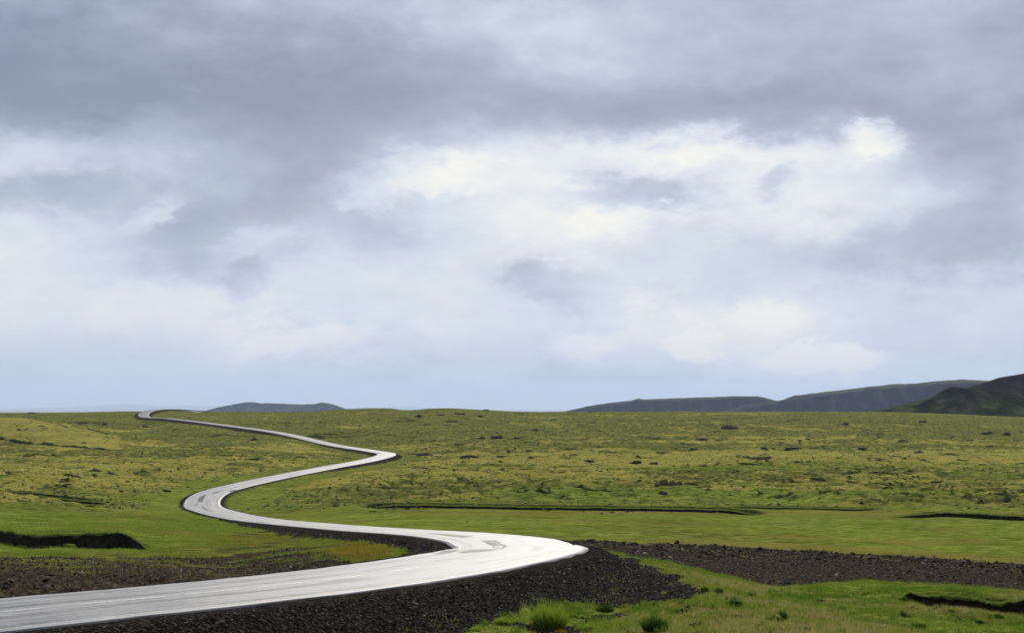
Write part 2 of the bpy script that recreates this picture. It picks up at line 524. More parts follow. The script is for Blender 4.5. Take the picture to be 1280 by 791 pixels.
# ---- road bed, shoulder and embankment
dd = np.maximum(RDI - (ROAD_W / 2 + 0.9), 0)
bed = RDZ - 0.10 - 0.03 * np.minimum(np.maximum(RDI - ROAD_W / 2, 0), 1.5)
fill = bed - 0.52 * dd
cut = bed + 0.40 * dd
inr = RDI < 60
GZ_nr = GZ.copy()
GZ = np.where(inr, np.clip(GZ, fill, cut), GZ)
FILL = np.where(inr, np.clip((fill - GZ_nr) * 1.5 + 0.2, 0, 1), 0)       # built-up slope
# ---- stony relief on bare ground
# photo traces of the bare-earth areas
g_poly = [(728, 680), (760, 690), (800, 701), (850, 722), (888, 747), (858, 758), (815, 752), (775, 763), (740, 752), (700, 749), (655, 757), (610, 775), (572, 795), (560, 870), (-200, 870), (-200, 786), (0, 786)]
WX, WY = PXG + 22 * fbm(GX, GY, 4.0, 5, 0.65, seed=51) * np.clip(60 / np.maximum(RG, 1), 0.2, 1.5), None
PYG = YH - F * GZ / np.maximum(GY, 1)
WY = PYG + 12 * fbm(GX, GY, 3.4, 5, 0.65, seed=52)
infront = (np.abs(AG) < 0.6)
gravel = (inpoly(g_poly, WX, WY) & infront & (RG < 108) & (RSIDE > 0)).astype(float)
_gx = (PXG > 545) & (PXG < 860) & (PYG > 738) & infront & (RG < 84) & (RG > 45)
gravel = np.maximum(gravel, _gx * sstep(-0.02, 0.22, fbm(GX, GY, 3.6, 5, 0.62, seed=59) + 0.10 - 0.004 * np.maximum(PXG - 700, 0)))
# inside of the first bend and the embankment of the run away from it
in_poly = [(395, 661), (455, 664), (545, 673), (566, 684), (548, 691), (505, 697), (508, 688), (485, 680), (440, 674), (392, 668), (330, 655)]
gravel = np.maximum(gravel, (inpoly(in_poly, WX, WY) & infront & (RG < 260) & (RSIDE < 0)).astype(float))
_in2 = (RST > 150) & (RST < 480) & (RSIDE > 0)
_thin = np.where(_in2, 0.65, 0.0)
shoulder = sstep(ROAD_W / 2 + 1.3, ROAD_W / 2 + 0.7, _thin + RDI + 1.3 * fbm(GX, GY, 5, 4, 0.6, seed=53))
wide = np.where(_in2, 0.2, np.where(RST > 330, 2.4, 1.6))
emb = sstep(0.25, 0.6, FILL + 0.35 * fbm(GX, GY, 7, 3, seed=54)) * sstep(ROAD_W / 2 + wide + 2.5, ROAD_W / 2 + wide, RDI) * (RSIDE * np.where(RST > 140, 1, 1) != 0)
shoulder = shoulder * np.where(RST > 260, 0.8, 1)
gravel = np.clip(np.maximum(np.maximum(gravel, shoulder), emb * np.where(RST > 100, 0.7, 1)), 0, 1)
# brown bare soil on the right, and below the turf bank on the left
far_e = [(700, 676), (740, 677), (800, 681), (900, 684), (1000, 689), (1100, 694), (1280, 706), (1450, 716)]
near_e = [(700, 680), (735, 684), (760, 690), (800, 698), (850, 706), (900, 719), (950, 731), (1000, 734), (1050, 728), (1130, 727), (1200, 733), (1280, 739), (1450, 746)]
wob = 4.0 * fbm(GX, GY, 6, 5, 0.65, seed=55)
soilR = sstep(-1.2, 1.2, PYG + wob - interp(far_e, PXG)) * sstep(1.5, -1.5, PYG + wob - interp(near_e, PXG)) * (PXG > 715) * (RG > 88) * (RG < 190) * infront
up_l = [(-200, 690), (0, 691), (120, 688), (200, 689), (260, 695), (310, 689), (360, 683), (400, 683), (425, 695), (470, 712)]
UPR = soilR * sstep(0.55, 0.2, (PYG - interp(far_e, PXG)) / np.maximum(interp(near_e, PXG) - interp(far_e, PXG), 4))
soilR = soilR * (1 - 0.65 * UPR * sstep(0.05, 0.35, fbm(GX, GY, 4, 4, 0.6, seed=60)))
soilL = sstep(-3, 3, PYG + 9 * fbm(GX, GY, 7, 3, seed=56) - interp(up_l, PXG)) * (PXG < 470) * (RSIDE < 0) * (RG < 150) * infront * (RST < 90) * (0.42 + 0.58 * sstep(-0.4, 0.15, fbm(GX, GY, 4.5, 4, 0.6, seed=57) + 0.02 * (PYG - 704)))
soilM = sstep(0.0, 0.3, fbm(GX, GY, 9, 4, 0.6, seed=58) + 0.06) * sstep(255, 300, PXG) * sstep(520, 440, PXG) * sstep(658, 666, PYG) * (RSIDE < 0) * (RG > 85) * (RG < 240) * infront * 0.85
soil = np.clip(soilR + soilL + soilM, 0, 1)
# fine relief: stones, clods, tufts
cl = fbm(GX, GY, 1.1, 4, 0.6, seed=61)
nearf = (RG < 330) & (RG > 40)
rough_amt = (0.05 * gravel * (1 - shoulder) + 0.06 * soilR + 0.16 * UPR + 0.09 * soilL) * sstep(ROAD_W / 2 + 0.6, ROAD_W / 2 + 2, RDI)
GZ = GZ + np.where(nearf, rough_amt * (1 - 2 * np.abs(cl)), 0)
fg = (1 - gravel) * (1 - soil) * sstep(ROAD_W / 2 + 1, ROAD_W / 2 + 4, RDI) * sstep(130, 95, RG) * (RG > 40) * infront
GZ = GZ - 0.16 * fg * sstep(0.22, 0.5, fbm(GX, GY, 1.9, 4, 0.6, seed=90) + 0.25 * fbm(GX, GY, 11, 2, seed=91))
GZ = GZ + DK * fg * (0.24 * fbm(GX, GY, 2.0, 4, 0.6, seed=63) + 0.05)
# rough tussocky wet ground round the ditch on the right
wetr = fg * sstep(1080, 1160, PXG) * sstep(742, 750, PYG) * sstep(784, 770, PYG)
GZ = GZ + DK * wetr * 0.5 * (1 - 2 * np.abs(fbm(GX, GY, 2.4, 3, seed=64)))
ruf = sstep(-6, 4, PYG + 6 * fbm(GX, GY, 6, 3, seed=65) - interp([(-200, 684), (0, 684), (120, 682), (205, 683), (260, 692), (300, 697)], PXG)) * sstep(300, 240, PXG) * (RSIDE < 0) * (RG > 55) * (RG < 150) * infront * sstep(ROAD_W / 2 + 1, ROAD_W / 2 + 4, RDI) * (RST < 90)
GZ = GZ + ruf * BKP ** 0.5 * 0.26 * (1 - 2 * np.abs(fbm(GX, GY, 2.2, 4, 0.6, seed=66)))
# beyond the crest the land falls to a far plain
fallt = sstep(1330, 2300, RG)
GZ = np.where(RG > 1330, GZ * (1 - fallt) + (-85 + 4 * fbm(GX, GY, 2500, 3, seed=71)) * fallt, GZ)
PYG = YH - F * GZ / np.maximum(GY, 1)

# ---- what grows where
yel = fbm(GX, GY, 42, 4, 0.6, seed=81)
yel2 = fbm(GX, GY, 11, 4, 0.65, seed=82)
yel3 = fbm(GX, GY, 4.5, 3, 0.6, seed=79)
broad = fbm(GX * 0.4, GY, 110, 3, 0.5, seed=80)
hn = HUMN / 1.0
belt = np.interp(PYG, [512, 530, 545, 565, 600, 620, 634, 642], [0.10, 0.18, 0.36, 0.80, 0.85, 0.55, 0.22, 0.0])
moss = np.clip(moor * sstep(-0.10, 0.45, yel * 0.70 + yel2 * 0.55 + yel3 * 0.40 + 0.30 * hn + 0.75 * broad + belt * 0.75 - 0.66), 0, 1)
moss = np.where(RDI < 22, moss * sstep(9, 22, RDI), moss)
moss = np.maximum(moss, 1.25 * sstep(2, 8, M_S) * sstep(190, 110, M_S) * sstep(0.02, 0.25, M_T))
heath = np.clip(moor * sstep(0.12, 0.42, fbm(GX, GY, 30, 5, 0.65, seed=83) * 0.95 - 0.40 * hn - 0.02 - 0.55 * broad + 0.10 * sstep(550, 515, PYG) - 0.03) * 0.92, 0, 1)
heath = np.maximum(np.maximum(heath, BANKMASK), 0.9 * TFACE * sstep(-0.3, 0.2, fbm(GX, GY, 9, 3, seed=26)))
heath = np.maximum(heath, 0.85 * wetr * sstep(0.12, 0.4, fbm(GX, GY, 2.4, 4, 0.6, seed=89)) * sstep(1060, 1180, PXG))
heath = np.maximum(heath, 0.75 * ruf * sstep(-0.1, 0.3, fbm(GX, GY, 2.6, 4, 0.6, seed=67)))
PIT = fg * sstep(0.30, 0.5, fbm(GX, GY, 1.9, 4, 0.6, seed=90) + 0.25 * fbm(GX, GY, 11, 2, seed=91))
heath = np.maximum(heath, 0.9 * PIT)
heath = np.where((RDI < 15) & (RG > 130), heath * sstep(7, 15, RDI), heath)
lush = np.clip(sstep(-0.25, 0.45, fbm(GX, GY, 45, 3, seed=84) + 0.15 + 0.35 * sstep(150, 180, RG)), 0, 1) * (1 - moor)
lush = np.maximum(lush, 0.85 * moor * sstep(0.02, 0.30, fbm(GX * 0.6, GY * 1.6, 90, 4, 0.5, seed=78)) * sstep(560, 592, PYG))
moss = moss * (1 - 0.9 * lush * moor)
lush = np.maximum(lush, 0.8 * sstep(34, 10, RDI) * (RST > 300) * sstep(700, 350, RG))
lush = np.maximum(lush, sstep(1, 8, PYG - interp([(900, 736), (1040, 727), (1130, 726), (1280, 738)], PXG)) * (PXG > 960) * (RG > 68) * (RG < 110) * infront * sstep(760, 740, PYG + 8 * fbm(GX, GY, 5, 3, seed=86)))
lush = np.maximum(lush, sstep(757, 765, PYG - 0.08 * (PXG - 1100)) * (PXG > 1000) * (RG > 68) * infront * 0.9 * (RG < 110))
lush = np.maximum(lush, 0.9 * sstep(0.1, 0.7, 1 - np.hypot((PXG - 105) / 70, (PYG - 655) / 14)) * infront * (RG > 120))
dry = np.clip(sstep(0.1, 0.6, fbm(GX, GY, 28, 4, 0.6, seed=85) + 0.02), 0, 1) * (1 - moor) * (1 - gravel)
# pale dry strip along the far edge of the bare soil
dry = np.maximum(dry, sstep(-16, -4, PYG - interp(far_e, PXG)) * (PYG < interp(far_e, PXG)) * (PXG > 820) * infront * (RG > 120) * 0.9)
dry = np.maximum(dry, sstep(637, 640, PYG) * sstep(648, 642, PYG) * (PXG > 500) * infront * (RG > 150) * 0.7)
lush = lush * (1 - 0.9 * ruf)
dry = np.maximum(dry, 0.6 * ruf * sstep(0.0, 0.4, fbm(GX, GY, 3.4, 4, 0.6, seed=68)))
_ln = PYG - (735 + (PXG - 940) * 0.35) + 10 * fbm(GX, GY, 3, 4, 0.6, seed=92)
brow = sstep(11, 3, np.abs(_ln)) * sstep(925, 960, PXG) * infront * (RG < 82) * (RG > 45)
lush = lush * (1 - brow)
dry = np.maximum(dry, brow)
soil = np.maximum(soil, 0.55 * brow * sstep(0.0, 0.3, fbm(GX, GY, 1.8, 4, 0.6, seed=93)))
# rust-gold grass between the two runs of road
gold = sstep(0.1, 0.75, 1 - np.hypot((PXG - 445) / 75, (PYG - 689) / 15) + 0.3 * fbm(GX, GY, 6, 3, seed=87)) * infront * (RG < 200) * (RSIDE < 0)
gold = np.maximum(gold, 0.5 * sstep(0.1, 0.8, 1 - np.hypot((PXG - 330) / 110, (PYG - 674) / 12) + 0.5 * fbm(GX, GY, 9, 3, seed=88)) * infront * (RG < 300) * (RG > 90))
soil = soil * (1 - gold * 0.8)
lush = lush * (1 - gold)


def make_mesh(name, verts, faces=None, quads=None, tris=None):
    me = bpy.data.meshes.new(name)
    if faces is not None:
        me.from_pydata([tuple(v) for v in verts], [], faces)
        me.update()
        return me
    V = np.asarray(verts, np.float32)
    idx = (np.asarray(quads, np.int32) if quads is not None else np.asarray(tris, np.int32))
    k = idx.shape[1]
    me.vertices.add(len(V))
    me.vertices.foreach_set('co', V.ravel())
    me.loops.add(idx.size)
    me.loops.foreach_set('vertex_index', idx.ravel())
    me.polygons.add(len(idx))
    me.polygons.foreach_set('loop_start', np.arange(0, idx.size, k, dtype=np.int32))
    try:
        me.polygons.foreach_set('loop_total', np.full(len(idx), k, np.int32))
    except Exception:
        pass
    me.update(calc_edges=True)
    return me


def smooth(me):
    me.polygons.foreach_set('use_smooth', np.ones(len(me.polygons), bool))


def attr(me, name, rgba):
    a = me.attributes.new(name, 'FLOAT_COLOR', 'POINT')
    a.data.foreach_set('color', np.asarray(rgba, np.float32).ravel())


def link(name, me, mat=None, parent=None, **props):
    o = bpy.data.objects.new(name, me)
    COL.objects.link(o)
    if mat is not None:
        me.materials.clear()
        me.materials.append(mat)
    if parent is not None:
        o.parent = parent
    for k, v in props.items():
        o[k] = v
    return o


def empty(name, loc, label, cat, group=None, rz=0.0):
    o = bpy.data.objects.new(name, None)
    o.location = loc
    o.rotation_euler = (0, 0, rz)
    o.empty_display_size = 0.3
    COL.objects.link(o)
    o['label'] = label
    o['category'] = cat
    if group:
        o['group'] = group
    return o


def material(name, rough=0.9, spec=0.2):
    m = bpy.data.materials.new(name)
    m.use_nodes = True
    t = NT(m.node_tree)
    b = t.n['Principled BSDF']
    b.inputs['Roughness'].default_value = rough
    b.inputs['Specular IOR Level'].default_value = spec
    return m, t, b


def bump(t, b, h, strength=0.5, dist=0.1):
    bn = t.new('ShaderNodeBump')
    bn.inputs['Strength'].default_value = strength
    bn.inputs['Distance'].default_value = dist
    t.put(bn.inputs['Height'], h)
    t.put(b.inputs['Normal'], bn.outputs[0])


# ------------------------------------------------------------------ ground material
gm, t, b = material("ground_cover", 1.0, 0.0)
geo = t.new('ShaderNodeNewGeometry').outputs['Position']
c1 = t.new('ShaderNodeAttribute', attribute_name='cover')
c2 = t.new('ShaderNodeAttribute', attribute_name='plants')
s1 = t.new('ShaderNodeSeparateColor')
t.put(s1.inputs[0], c1.outputs['Color'])
s2 = t.new('ShaderNodeSeparateColor')
t.put(s2.inputs[0], c2.outputs['Color'])
nf = t.noise(geo, 2.6, 5, 0.65)
nm = t.noise(geo, 0.55, 4, 0.6)
nl = t.noise(geo, 0.06, 4, 0.55)
nsmall = t.noise(geo, 7.0, 3, 0.65)
green = t.ramp(nm, [(0.38, (0.066, 0.076, 0.016)), (0.5, (0.132, 0.143, 0.029)), (0.62, (0.22, 0.205, 0.048))])
col = green
mossc = t.ramp(nf, [(0.38, (0.150, 0.138, 0.024)), (0.5, (0.29, 0.255, 0.052)), (0.62, (0.42, 0.365, 0.095))])
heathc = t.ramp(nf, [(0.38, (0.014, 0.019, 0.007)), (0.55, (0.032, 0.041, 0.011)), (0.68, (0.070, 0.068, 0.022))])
lushc = t.ramp(nm, [(0.38, (0.098, 0.142, 0.017)), (0.52, (0.170, 0.218, 0.030)), (0.64, (0.25, 0.27, 0.048))])
dryc = t.ramp(nf, [(0.36, (0.125, 0.120, 0.022)), (0.52, (0.190, 0.175, 0.036)), (0.66, (0.27, 0.22, 0.07))])
goldc = t.ramp(nf, [(0.25, (0.085, 0.066, 0.012)), (0.55, (0.155, 0.120, 0.016)), (0.8, (0.215, 0.165, 0.03))])
soilc = t.ramp(nf, [(0.36, (0.022, 0.017, 0.012)), (0.5, (0.056, 0.042, 0.028)), (0.62, (0.100, 0.077, 0.050)), (0.75, (0.15, 0.125, 0.085))])
gravc = t.ramp(nsmall, [(0.35, (0.010, 0.009, 0.008)), (0.52, (0.026, 0.0225, 0.019)), (0.63, (0.055, 0.047, 0.037)), (0.75, (0.12, 0.105, 0.08))])


def patchy(mask, n=nf, k=0.7):
    v = t.math('MULTIPLY_ADD', t.math('SUBTRACT', n, 0.5), k * 2, mask)
    return t.math('MULTIPLY', t.range(v, 0.15, 0.75), t.range(mask, 0.0, 0.12))


col = t.mix(s2.outputs[2], col, lushc)
col = t.mix(patchy(c1.outputs['Alpha'], nm), col, dryc)
col = t.mix(patchy(s2.outputs[0], nm), col, mossc)
col = t.mix(patchy(s2.outputs[1], nm), col, heathc)
col = t.mix(c2.outputs['Alpha'], col, goldc)
col = t.mix(patchy(s1.outputs[1], nf, 0.45), col, soilc)
col = t.mix(patchy(s1.outputs[0], nf, 0.3), col, gravc)
tone = t.range(nl, 0.3, 0.7, 0.82, 1.18, smooth=False)
tone2 = t.range(nsmall, 0.35, 0.65, 0.62, 1.38, smooth=False)
mul = t.math('MULTIPLY', tone, tone2)
cmbm = t.new('ShaderNodeCombineXYZ')
for i in range(3):
    t.put(cmbm.inputs[i], mul)
col = t.mix(1.0, col, cmbm.outputs[0], 'MULTIPLY')
t.put(b.inputs['Base Color'], col)
hh = t.math('MULTIPLY_ADD', nsmall, 0.5, t.math('MULTIPLY_ADD', nf, 1.0, nm))
bump(t, b, hh, 0.9, 0.45)

nr, nc = GZ.shape
ii = np.arange(nr * nc).reshape(nr, nc)
quads = np.stack([ii[:-1, :-1], ii[:-1, 1:], ii[1:, 1:], ii[1:, :-1]], -1).reshape(-1, 4)[:, ::-1]
gme = make_mesh("ground", np.stack([GX, GY, GZ], -1).reshape(-1, 3), quads=quads)
smooth(gme)
attr(gme, 'cover', np.stack([gravel, soil, 1 - moor, dry * 0.9], -1).reshape(-1, 4))
attr(gme, 'plants', np.stack([moss, heath, lush * 0.9, gold], -1).reshape(-1, 4))
link("ground", gme, gm, kind='structure')


def zat(x, y):
    """height of the ground sheet"""
    x, y = np.atleast_1d(np.asarray(x, float)), np.atleast_1d(np.asarray(y, float))
    a, r = np.arctan2(x, y), np.hypot(x, y)
    fi, fj = np.interp(r, RR, np.arange(nr)), np.interp(a, AN, np.arange(nc))
    i, j = np.minimum(fi.astype(int), nr - 2), np.minimum(fj.astype(int), nc - 2)
    u, v = fi - i, fj - j
    return (GZ[i, j] * (1 - u) * (1 - v) + GZ[i + 1, j] * u * (1 - v) + GZ[i, j + 1] * (1 - u) * v + GZ[i + 1, j + 1] * u * v)


def gat(arr, x, y):
    a, r = np.arctan2(x, y), np.hypot(x, y)
    i = np.rint(np.interp(r, RR, np.arange(nr))).astype(int)
    j = np.rint(np.interp(a, AN, np.arange(nc))).astype(int)
    return arr[i, j]


# ------------------------------------------------------------------ road
rm, t, b = material("wet_asphalt", 0.5, 0.17)
st = t.new('ShaderNodeAttribute', attribute_name='run')
sp = t.new('ShaderNodeSeparateXYZ')
t.put(sp.inputs[0], st.outputs['Vector'])
geo = t.new('ShaderNodeNewGeometry').outputs['Position']
cc = t.new('ShaderNodeCombineXYZ')
t.put(cc.inputs[0], t.math('MULTIPLY', sp.outputs[0], 0.03))
t.put(cc.inputs[1], sp.outputs[1])
streak = t.noise(cc.outputs[0], 1.6, 4, 0.6)
streak2 = t.noise(cc.outputs[0], 5.0, 3, 0.6)
grain = t.noise(geo, 30.0, 3, 0.7)
blot = t.noise(geo, 0.35, 4, 0.6)
# two wheel tracks in each lane, worn smoother and darker
lane = t.math('PINGPONG', t.math('ADD', sp.outputs[1], 0.0), 2.0)
track = t.range(t.math('ABSOLUTE', t.math('SUBTRACT', lane, 1.05)), 0.15, 0.55, 1.0, 0.0)
wear_dim = t.math('MULTIPLY_ADD', streak, 0.75, t.math('MULTIPLY_ADD', streak2, 0.45, t.math('MULTIPLY', blot, 0.35)))
wear_dim = t.math('SUBTRACT', wear_dim, t.math('MULTIPLY_ADD', track, 0.07, 0.14))
# past the third bend the fading glint is painted into colour and gloss
far_dim = t.range(sp.outputs[0], 640, 860, 0.0, 0.20)
wear_dim = t.math('SUBTRACT', wear_dim, far_dim)
speck = t.noise(geo, 5.0, 4, 0.75)
wear_dim = t.math('MULTIPLY_ADD', t.math('SUBTRACT', speck, 0.5), 0.45, wear_dim)
col = t.ramp(wear_dim, [(0.46, (0.06, 0.061, 0.065)), (0.62, (0.16, 0.16, 0.162)), (0.82, (0.25, 0.248, 0.243))])
col = t.mix(t.range(grain, 0.3, 0.75, 0.0, 0.5), col, (0.21, 0.21, 0.205, 1), 'MIX')
t.put(b.inputs['Base Color'], col)
t.put(b.inputs['Roughness'], t.range(wear_dim, 0.46, 0.80, 0.52, 0.66))
t.put(b.inputs['Specular IOR Level'], t.range(wear_dim, 0.46, 0.78, 0.05, 0.15))
bump(t, b, grain, 0.12, 0.01)


def strip(s0, s1, t0, t1, lift, ds=1.0, nt=2, jit=0.0):
    s = np.linspace(s0, s1, max(2, int((s1 - s0) / ds) + 1))
    tt = np.linspace(t0, t1, nt)
    S, T = np.meshgrid(s, tt, indexing='ij')
    if jit:
        T = T + jit * fbm(S, T * 0 + T[0] * 7.7, 3.0, 3, seed=5) * (np.abs(T - T.mean()) > 0.3 * abs(t1 - t0))
    V = road_point(S, T, lift)
    i = np.arange(S.size).reshape(S.shape)
    q = np.stack([i[:-1, :-1], i[:-1, 1:], i[1:, 1:], i[1:, :-1]], -1).reshape(-1, 4)[:, ::-1]
    return V.reshape(-1, 3), q, np.stack([S, T, S * 0, S * 0 + 1], -1).reshape(-1, 4)


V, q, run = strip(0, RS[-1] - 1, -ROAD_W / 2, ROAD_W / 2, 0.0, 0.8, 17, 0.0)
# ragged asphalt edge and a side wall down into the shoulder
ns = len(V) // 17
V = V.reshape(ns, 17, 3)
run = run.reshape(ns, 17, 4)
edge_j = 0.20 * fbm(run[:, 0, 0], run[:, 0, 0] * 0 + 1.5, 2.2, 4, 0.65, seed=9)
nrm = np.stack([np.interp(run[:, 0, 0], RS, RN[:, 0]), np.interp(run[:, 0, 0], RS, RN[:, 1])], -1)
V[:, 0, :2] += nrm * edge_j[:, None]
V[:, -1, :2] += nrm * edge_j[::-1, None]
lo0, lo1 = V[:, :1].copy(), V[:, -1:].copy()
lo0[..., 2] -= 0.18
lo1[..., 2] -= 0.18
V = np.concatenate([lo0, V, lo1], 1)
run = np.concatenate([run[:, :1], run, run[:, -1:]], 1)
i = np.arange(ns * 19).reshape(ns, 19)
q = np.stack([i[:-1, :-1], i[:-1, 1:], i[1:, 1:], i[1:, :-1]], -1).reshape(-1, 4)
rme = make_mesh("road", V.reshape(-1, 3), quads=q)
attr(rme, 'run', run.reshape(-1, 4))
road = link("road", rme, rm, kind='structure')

pm, t, b = material("road_paint", 0.6, 0.22)
geo = t.new('ShaderNodeNewGeometry').outputs['Position']
n = t.noise(geo, 9.0, 4, 0.7)
t.put(b.inputs['Base Color'], t.ramp(n, [(0.38, (0.20, 0.20, 0.20)), (0.52, (0.55, 0.55, 0.54)), (0.66, (0.80, 0.80, 0.78))]))
am, t, b = material("asphalt_repair", 0.75, 0.03)
geo = t.new('ShaderNodeNewGeometry').outputs['Position']
n = t.noise(geo, 5.0, 5, 0.7)
t.put(b.inputs['Base Color'], t.ramp(n, [(0.3, (0.018, 0.018, 0.02)), (0.7, (0.05, 0.05, 0.052))]))
t.put(b.inputs['Roughness'], t.range(n, 0.3, 0.7, 0.42, 0.62))


def road_part(name, s0, s1, t0, t1, mat, lift=0.006, ds=1.0, nt=2, jit=0.0):
    V, q, _ = strip(s0, s1, t0, t1, lift, ds, nt, jit)
    return link(name, make_mesh(name, V, quads=q[:, ::-1]), mat, road)


# broken centre line: first the dashes seen in the photograph, then the same beat on to the crest
dashes = [(65, 753, 172, 742), (205, 741, 285, 735), (302, 732.5, 360, 725.5), (380, 723.5, 428, 718.5), (466, 713.5, 500, 709)]
s_end = 0
road_part("lane_dash", *(lambda a, c: (a, c, -0.06, 0.06))(max(0.5, road_st(-20, 762)[0]), road_st(26, 757.5)[0]), pm)
for (x0, y0, x1, y1) in dashes:
    sa, sb = road_st(x0, y0)[0], road_st(x1, y1)[0]
    tm = 0.0
    road_part("lane_dash", sa, sb, tm - 0.06, tm + 0.06, pm)
    s_end = sb
road_part("edge_line", 0.5, 112, ROAD_W / 2 - 0.62, ROAD_W / 2 - 0.56, pm, ds=0.8)
road_part("edge_line", 112.2, 700, ROAD_W / 2 - 0.50, ROAD_W / 2 - 0.42, pm, ds=1.5)
road_part("edge_line", 40, 700, -ROAD_W / 2 + 0.36, -ROAD_W / 2 + 0.45, pm, ds=1.2)
# dark repairs in the asphalt


def repair(pix, name="asphalt_patch"):
    st_ = [road_st(*p) for p in pix]
    out = []
    for k in range(len(st_)):
        (s0, t0), (s1, t1) = st_[k], st_[(k + 1) % len(st_)]
        for m in range(6):
            u = m / 6
            out.append((s0 + (s1 - s0) * u + random.uniform(-.12, .12), t0 + (t1 - t0) * u + random.uniform(-.07, .07)))
    sc, tc_ = np.mean([o[0] for o in out]), np.mean([o[1] for o in out])
    vs = [tuple(road_point(sc, tc_, 0.008))] + [tuple(road_point(a, c, 0.008)) for a, c in out]
    fs = [(0, 1 + k, 1 + (k + 1) % len(out)) for k in range(len(out))]
    me = make_mesh(name, vs, faces=fs)
    o = link(name, me, am, road)
    if me.polygons[0].normal.z < 0:
        me.flip_normals()
    return o


repair([(601, 676), (619, 675), (634, 681), (627, 684.5), (617, 684)])
repair([(572, 690), (590, 686.5), (622, 684.8), (612, 688), (580, 691.5)])
repair([(534, 665.8), (560, 667.5), (592, 669.8), (578, 671), (556, 669)])
repair([(540, 692.5), (556, 688.5), (572, 686.8), (562, 690)])
repair([(247, 626), (250, 620.5), (258, 617), (256, 622), (252, 628)])
repair([(252, 631), (256, 633.5), (263, 638), (258, 636.5)])
repair([(262, 617), (275, 613), (285, 610.5), (272, 616)])
repair([(285, 613.5), (294, 611.5), (297, 612.5), (288, 615)])
repair([(468, 565), (474, 565.5), (476, 567.5), (470, 567)])

# ------------------------------------------------------------------ far hills
hm, t, b = material("haze_tinted_rock", 1.0, 0.0)
geo = t.new('ShaderNodeNewGeometry')
n = t.noise(geo.outputs['Position'], 0.006, 6, 0.62)
n2 = t.noise(t.vmath('MULTIPLY', geo.outputs['Position'], (1, 0.3, 0.12)), 0.035, 5, 0.7)
sepn = t.new('ShaderNodeSeparateXYZ')
t.put(sepn.inputs[0], geo.outputs['Normal'])
rock = t.ramp(n2, [(0.40, (0.009, 0.013, 0.033)), (0.54, (0.018, 0.024, 0.050)), (0.68, (0.060, 0.064, 0.080))])  # bluer than basalt: distance haze is mixed into the rock colour
turf = t.ramp(n, [(0.38, (0.022, 0.028, 0.018)), (0.62, (0.075, 0.080, 0.042))])
fac = t.range(t.math('MULTIPLY_ADD', t.math('SUBTRACT', n, 0.5), 0.55, sepn.outputs[2]), 0.90, 1.03)
t.put(b.inputs['Base Color'], t.mix(fac, rock, turf))
bump(t, b, n2, 0.6, 12.0)

dm, t, b = material("hill_heath", 1.0, 0.0)
geo = t.new('ShaderNodeNewGeometry')
n = t.noise(geo.outputs['Position'], 0.012, 6, 0.62)
n2 = t.noise(geo.outputs['Position'], 0.05, 5, 0.65)
sepp = t.new('ShaderNodeSeparateXYZ')
t.put(sepp.inputs[0], geo.outputs['Position'])
hgt = t.math('MULTIPLY_ADD', t.math('SUBTRACT', n, 0.5), 60.0, sepp.outputs[2])
lowc = t.ramp(n2, [(0.38, (0.012, 0.018, 0.006)), (0.52, (0.030, 0.042, 0.013)), (0.64, (0.085, 0.090, 0.030))])
topc = t.ramp(n2, [(0.38, (0.010, 0.008, 0.010)), (0.55, (0.022, 0.017, 0.019)), (0.68, (0.055, 0.042, 0.038))])
scree = t.ramp(n2, [(0.3, (0.05, 0.042, 0.035)), (0.7, (0.13, 0.11, 0.09))])
cold = t.mix(t.range(hgt, 0.0, 26.0), lowc, topc)
cold = t.mix(t.range(t.noise(geo.outputs['Position'], 0.02, 4, 0.6, out=0), 0.62, 0.72, 0, 0.5), cold, scree)
t.put(b.inputs['Base Color'], cold)
bump(t, b, n2, 0.8, 6.0)


def hill(name, prof, D, depth_front, depth_back, foot, mat, nx=300, ny=70, rough=0.10, gully=60.0, seed=1, power=1.5, cliff=0.0, D1=None):
    """a long hill: its skyline is the trace at distance D, its flanks run to the foot in front and behind"""
    p = np.array(prof, float)
    px = np.linspace(p[0, 0], p[-1, 0], nx)
    top = np.interp(px, p[:, 0], p[:, 1])
    k = np.ones(3) / 3
    top = np.convolve(np.r_[top[0], top, top[-1]], k, 'valid')
    Dx = np.interp(px, [px[0], px[-1]], [D, D1 or D])
    X0 = (px - CX) / F * Dx
    Z0 = (YH - top) / F * Dx
    v = np.linspace(-1, 1, ny)
    Xg = np.repeat(X0[:, None], ny, 1)
    Yg = Dx[:, None] + np.where(v < 0, v * depth_front, v * depth_back)[None]
    h = Z0[:, None] - foot
    av = np.abs(v)[None]
    sh = (1 - av) ** power if cliff == 0 else np.where(av < 0.25, 1 - 0.3 * av, np.where(av < 0.25 + cliff, 0.925 - (av - 0.25) / cliff * 0.5, 0.425 * (1 - (av - 0.25 - cliff) / (0.75 - cliff)) ** 1.3))
    sh = np.clip(sh, 0, 1)
    g = fbm(Xg, Yg * 0.25, gully, 5, 0.55, seed=seed)
    und = (1 - sh) * sh * 4
    Z = foot + h * np.clip(sh + rough * g * und, 0, None) - np.where(av > 0.97, 6.0, 0)
    Z = Z + np.where(av < 0.05, 0.004 * D * 0.1 * g, 0)
    end = np.minimum(np.arange(nx), np.arange(nx)[::-1])[:, None]
    i = np.arange(nx * ny).reshape(nx, ny)
    q = np.stack([i[:-1, :-1], i[1:, :-1], i[1:, 1:], i[:-1, 1:]], -1).reshape(-1, 4)
    me = make_mesh(name, np.stack([Xg, Yg, Z], -1).reshape(-1, 3), quads=q)
    smooth(me)
    return me


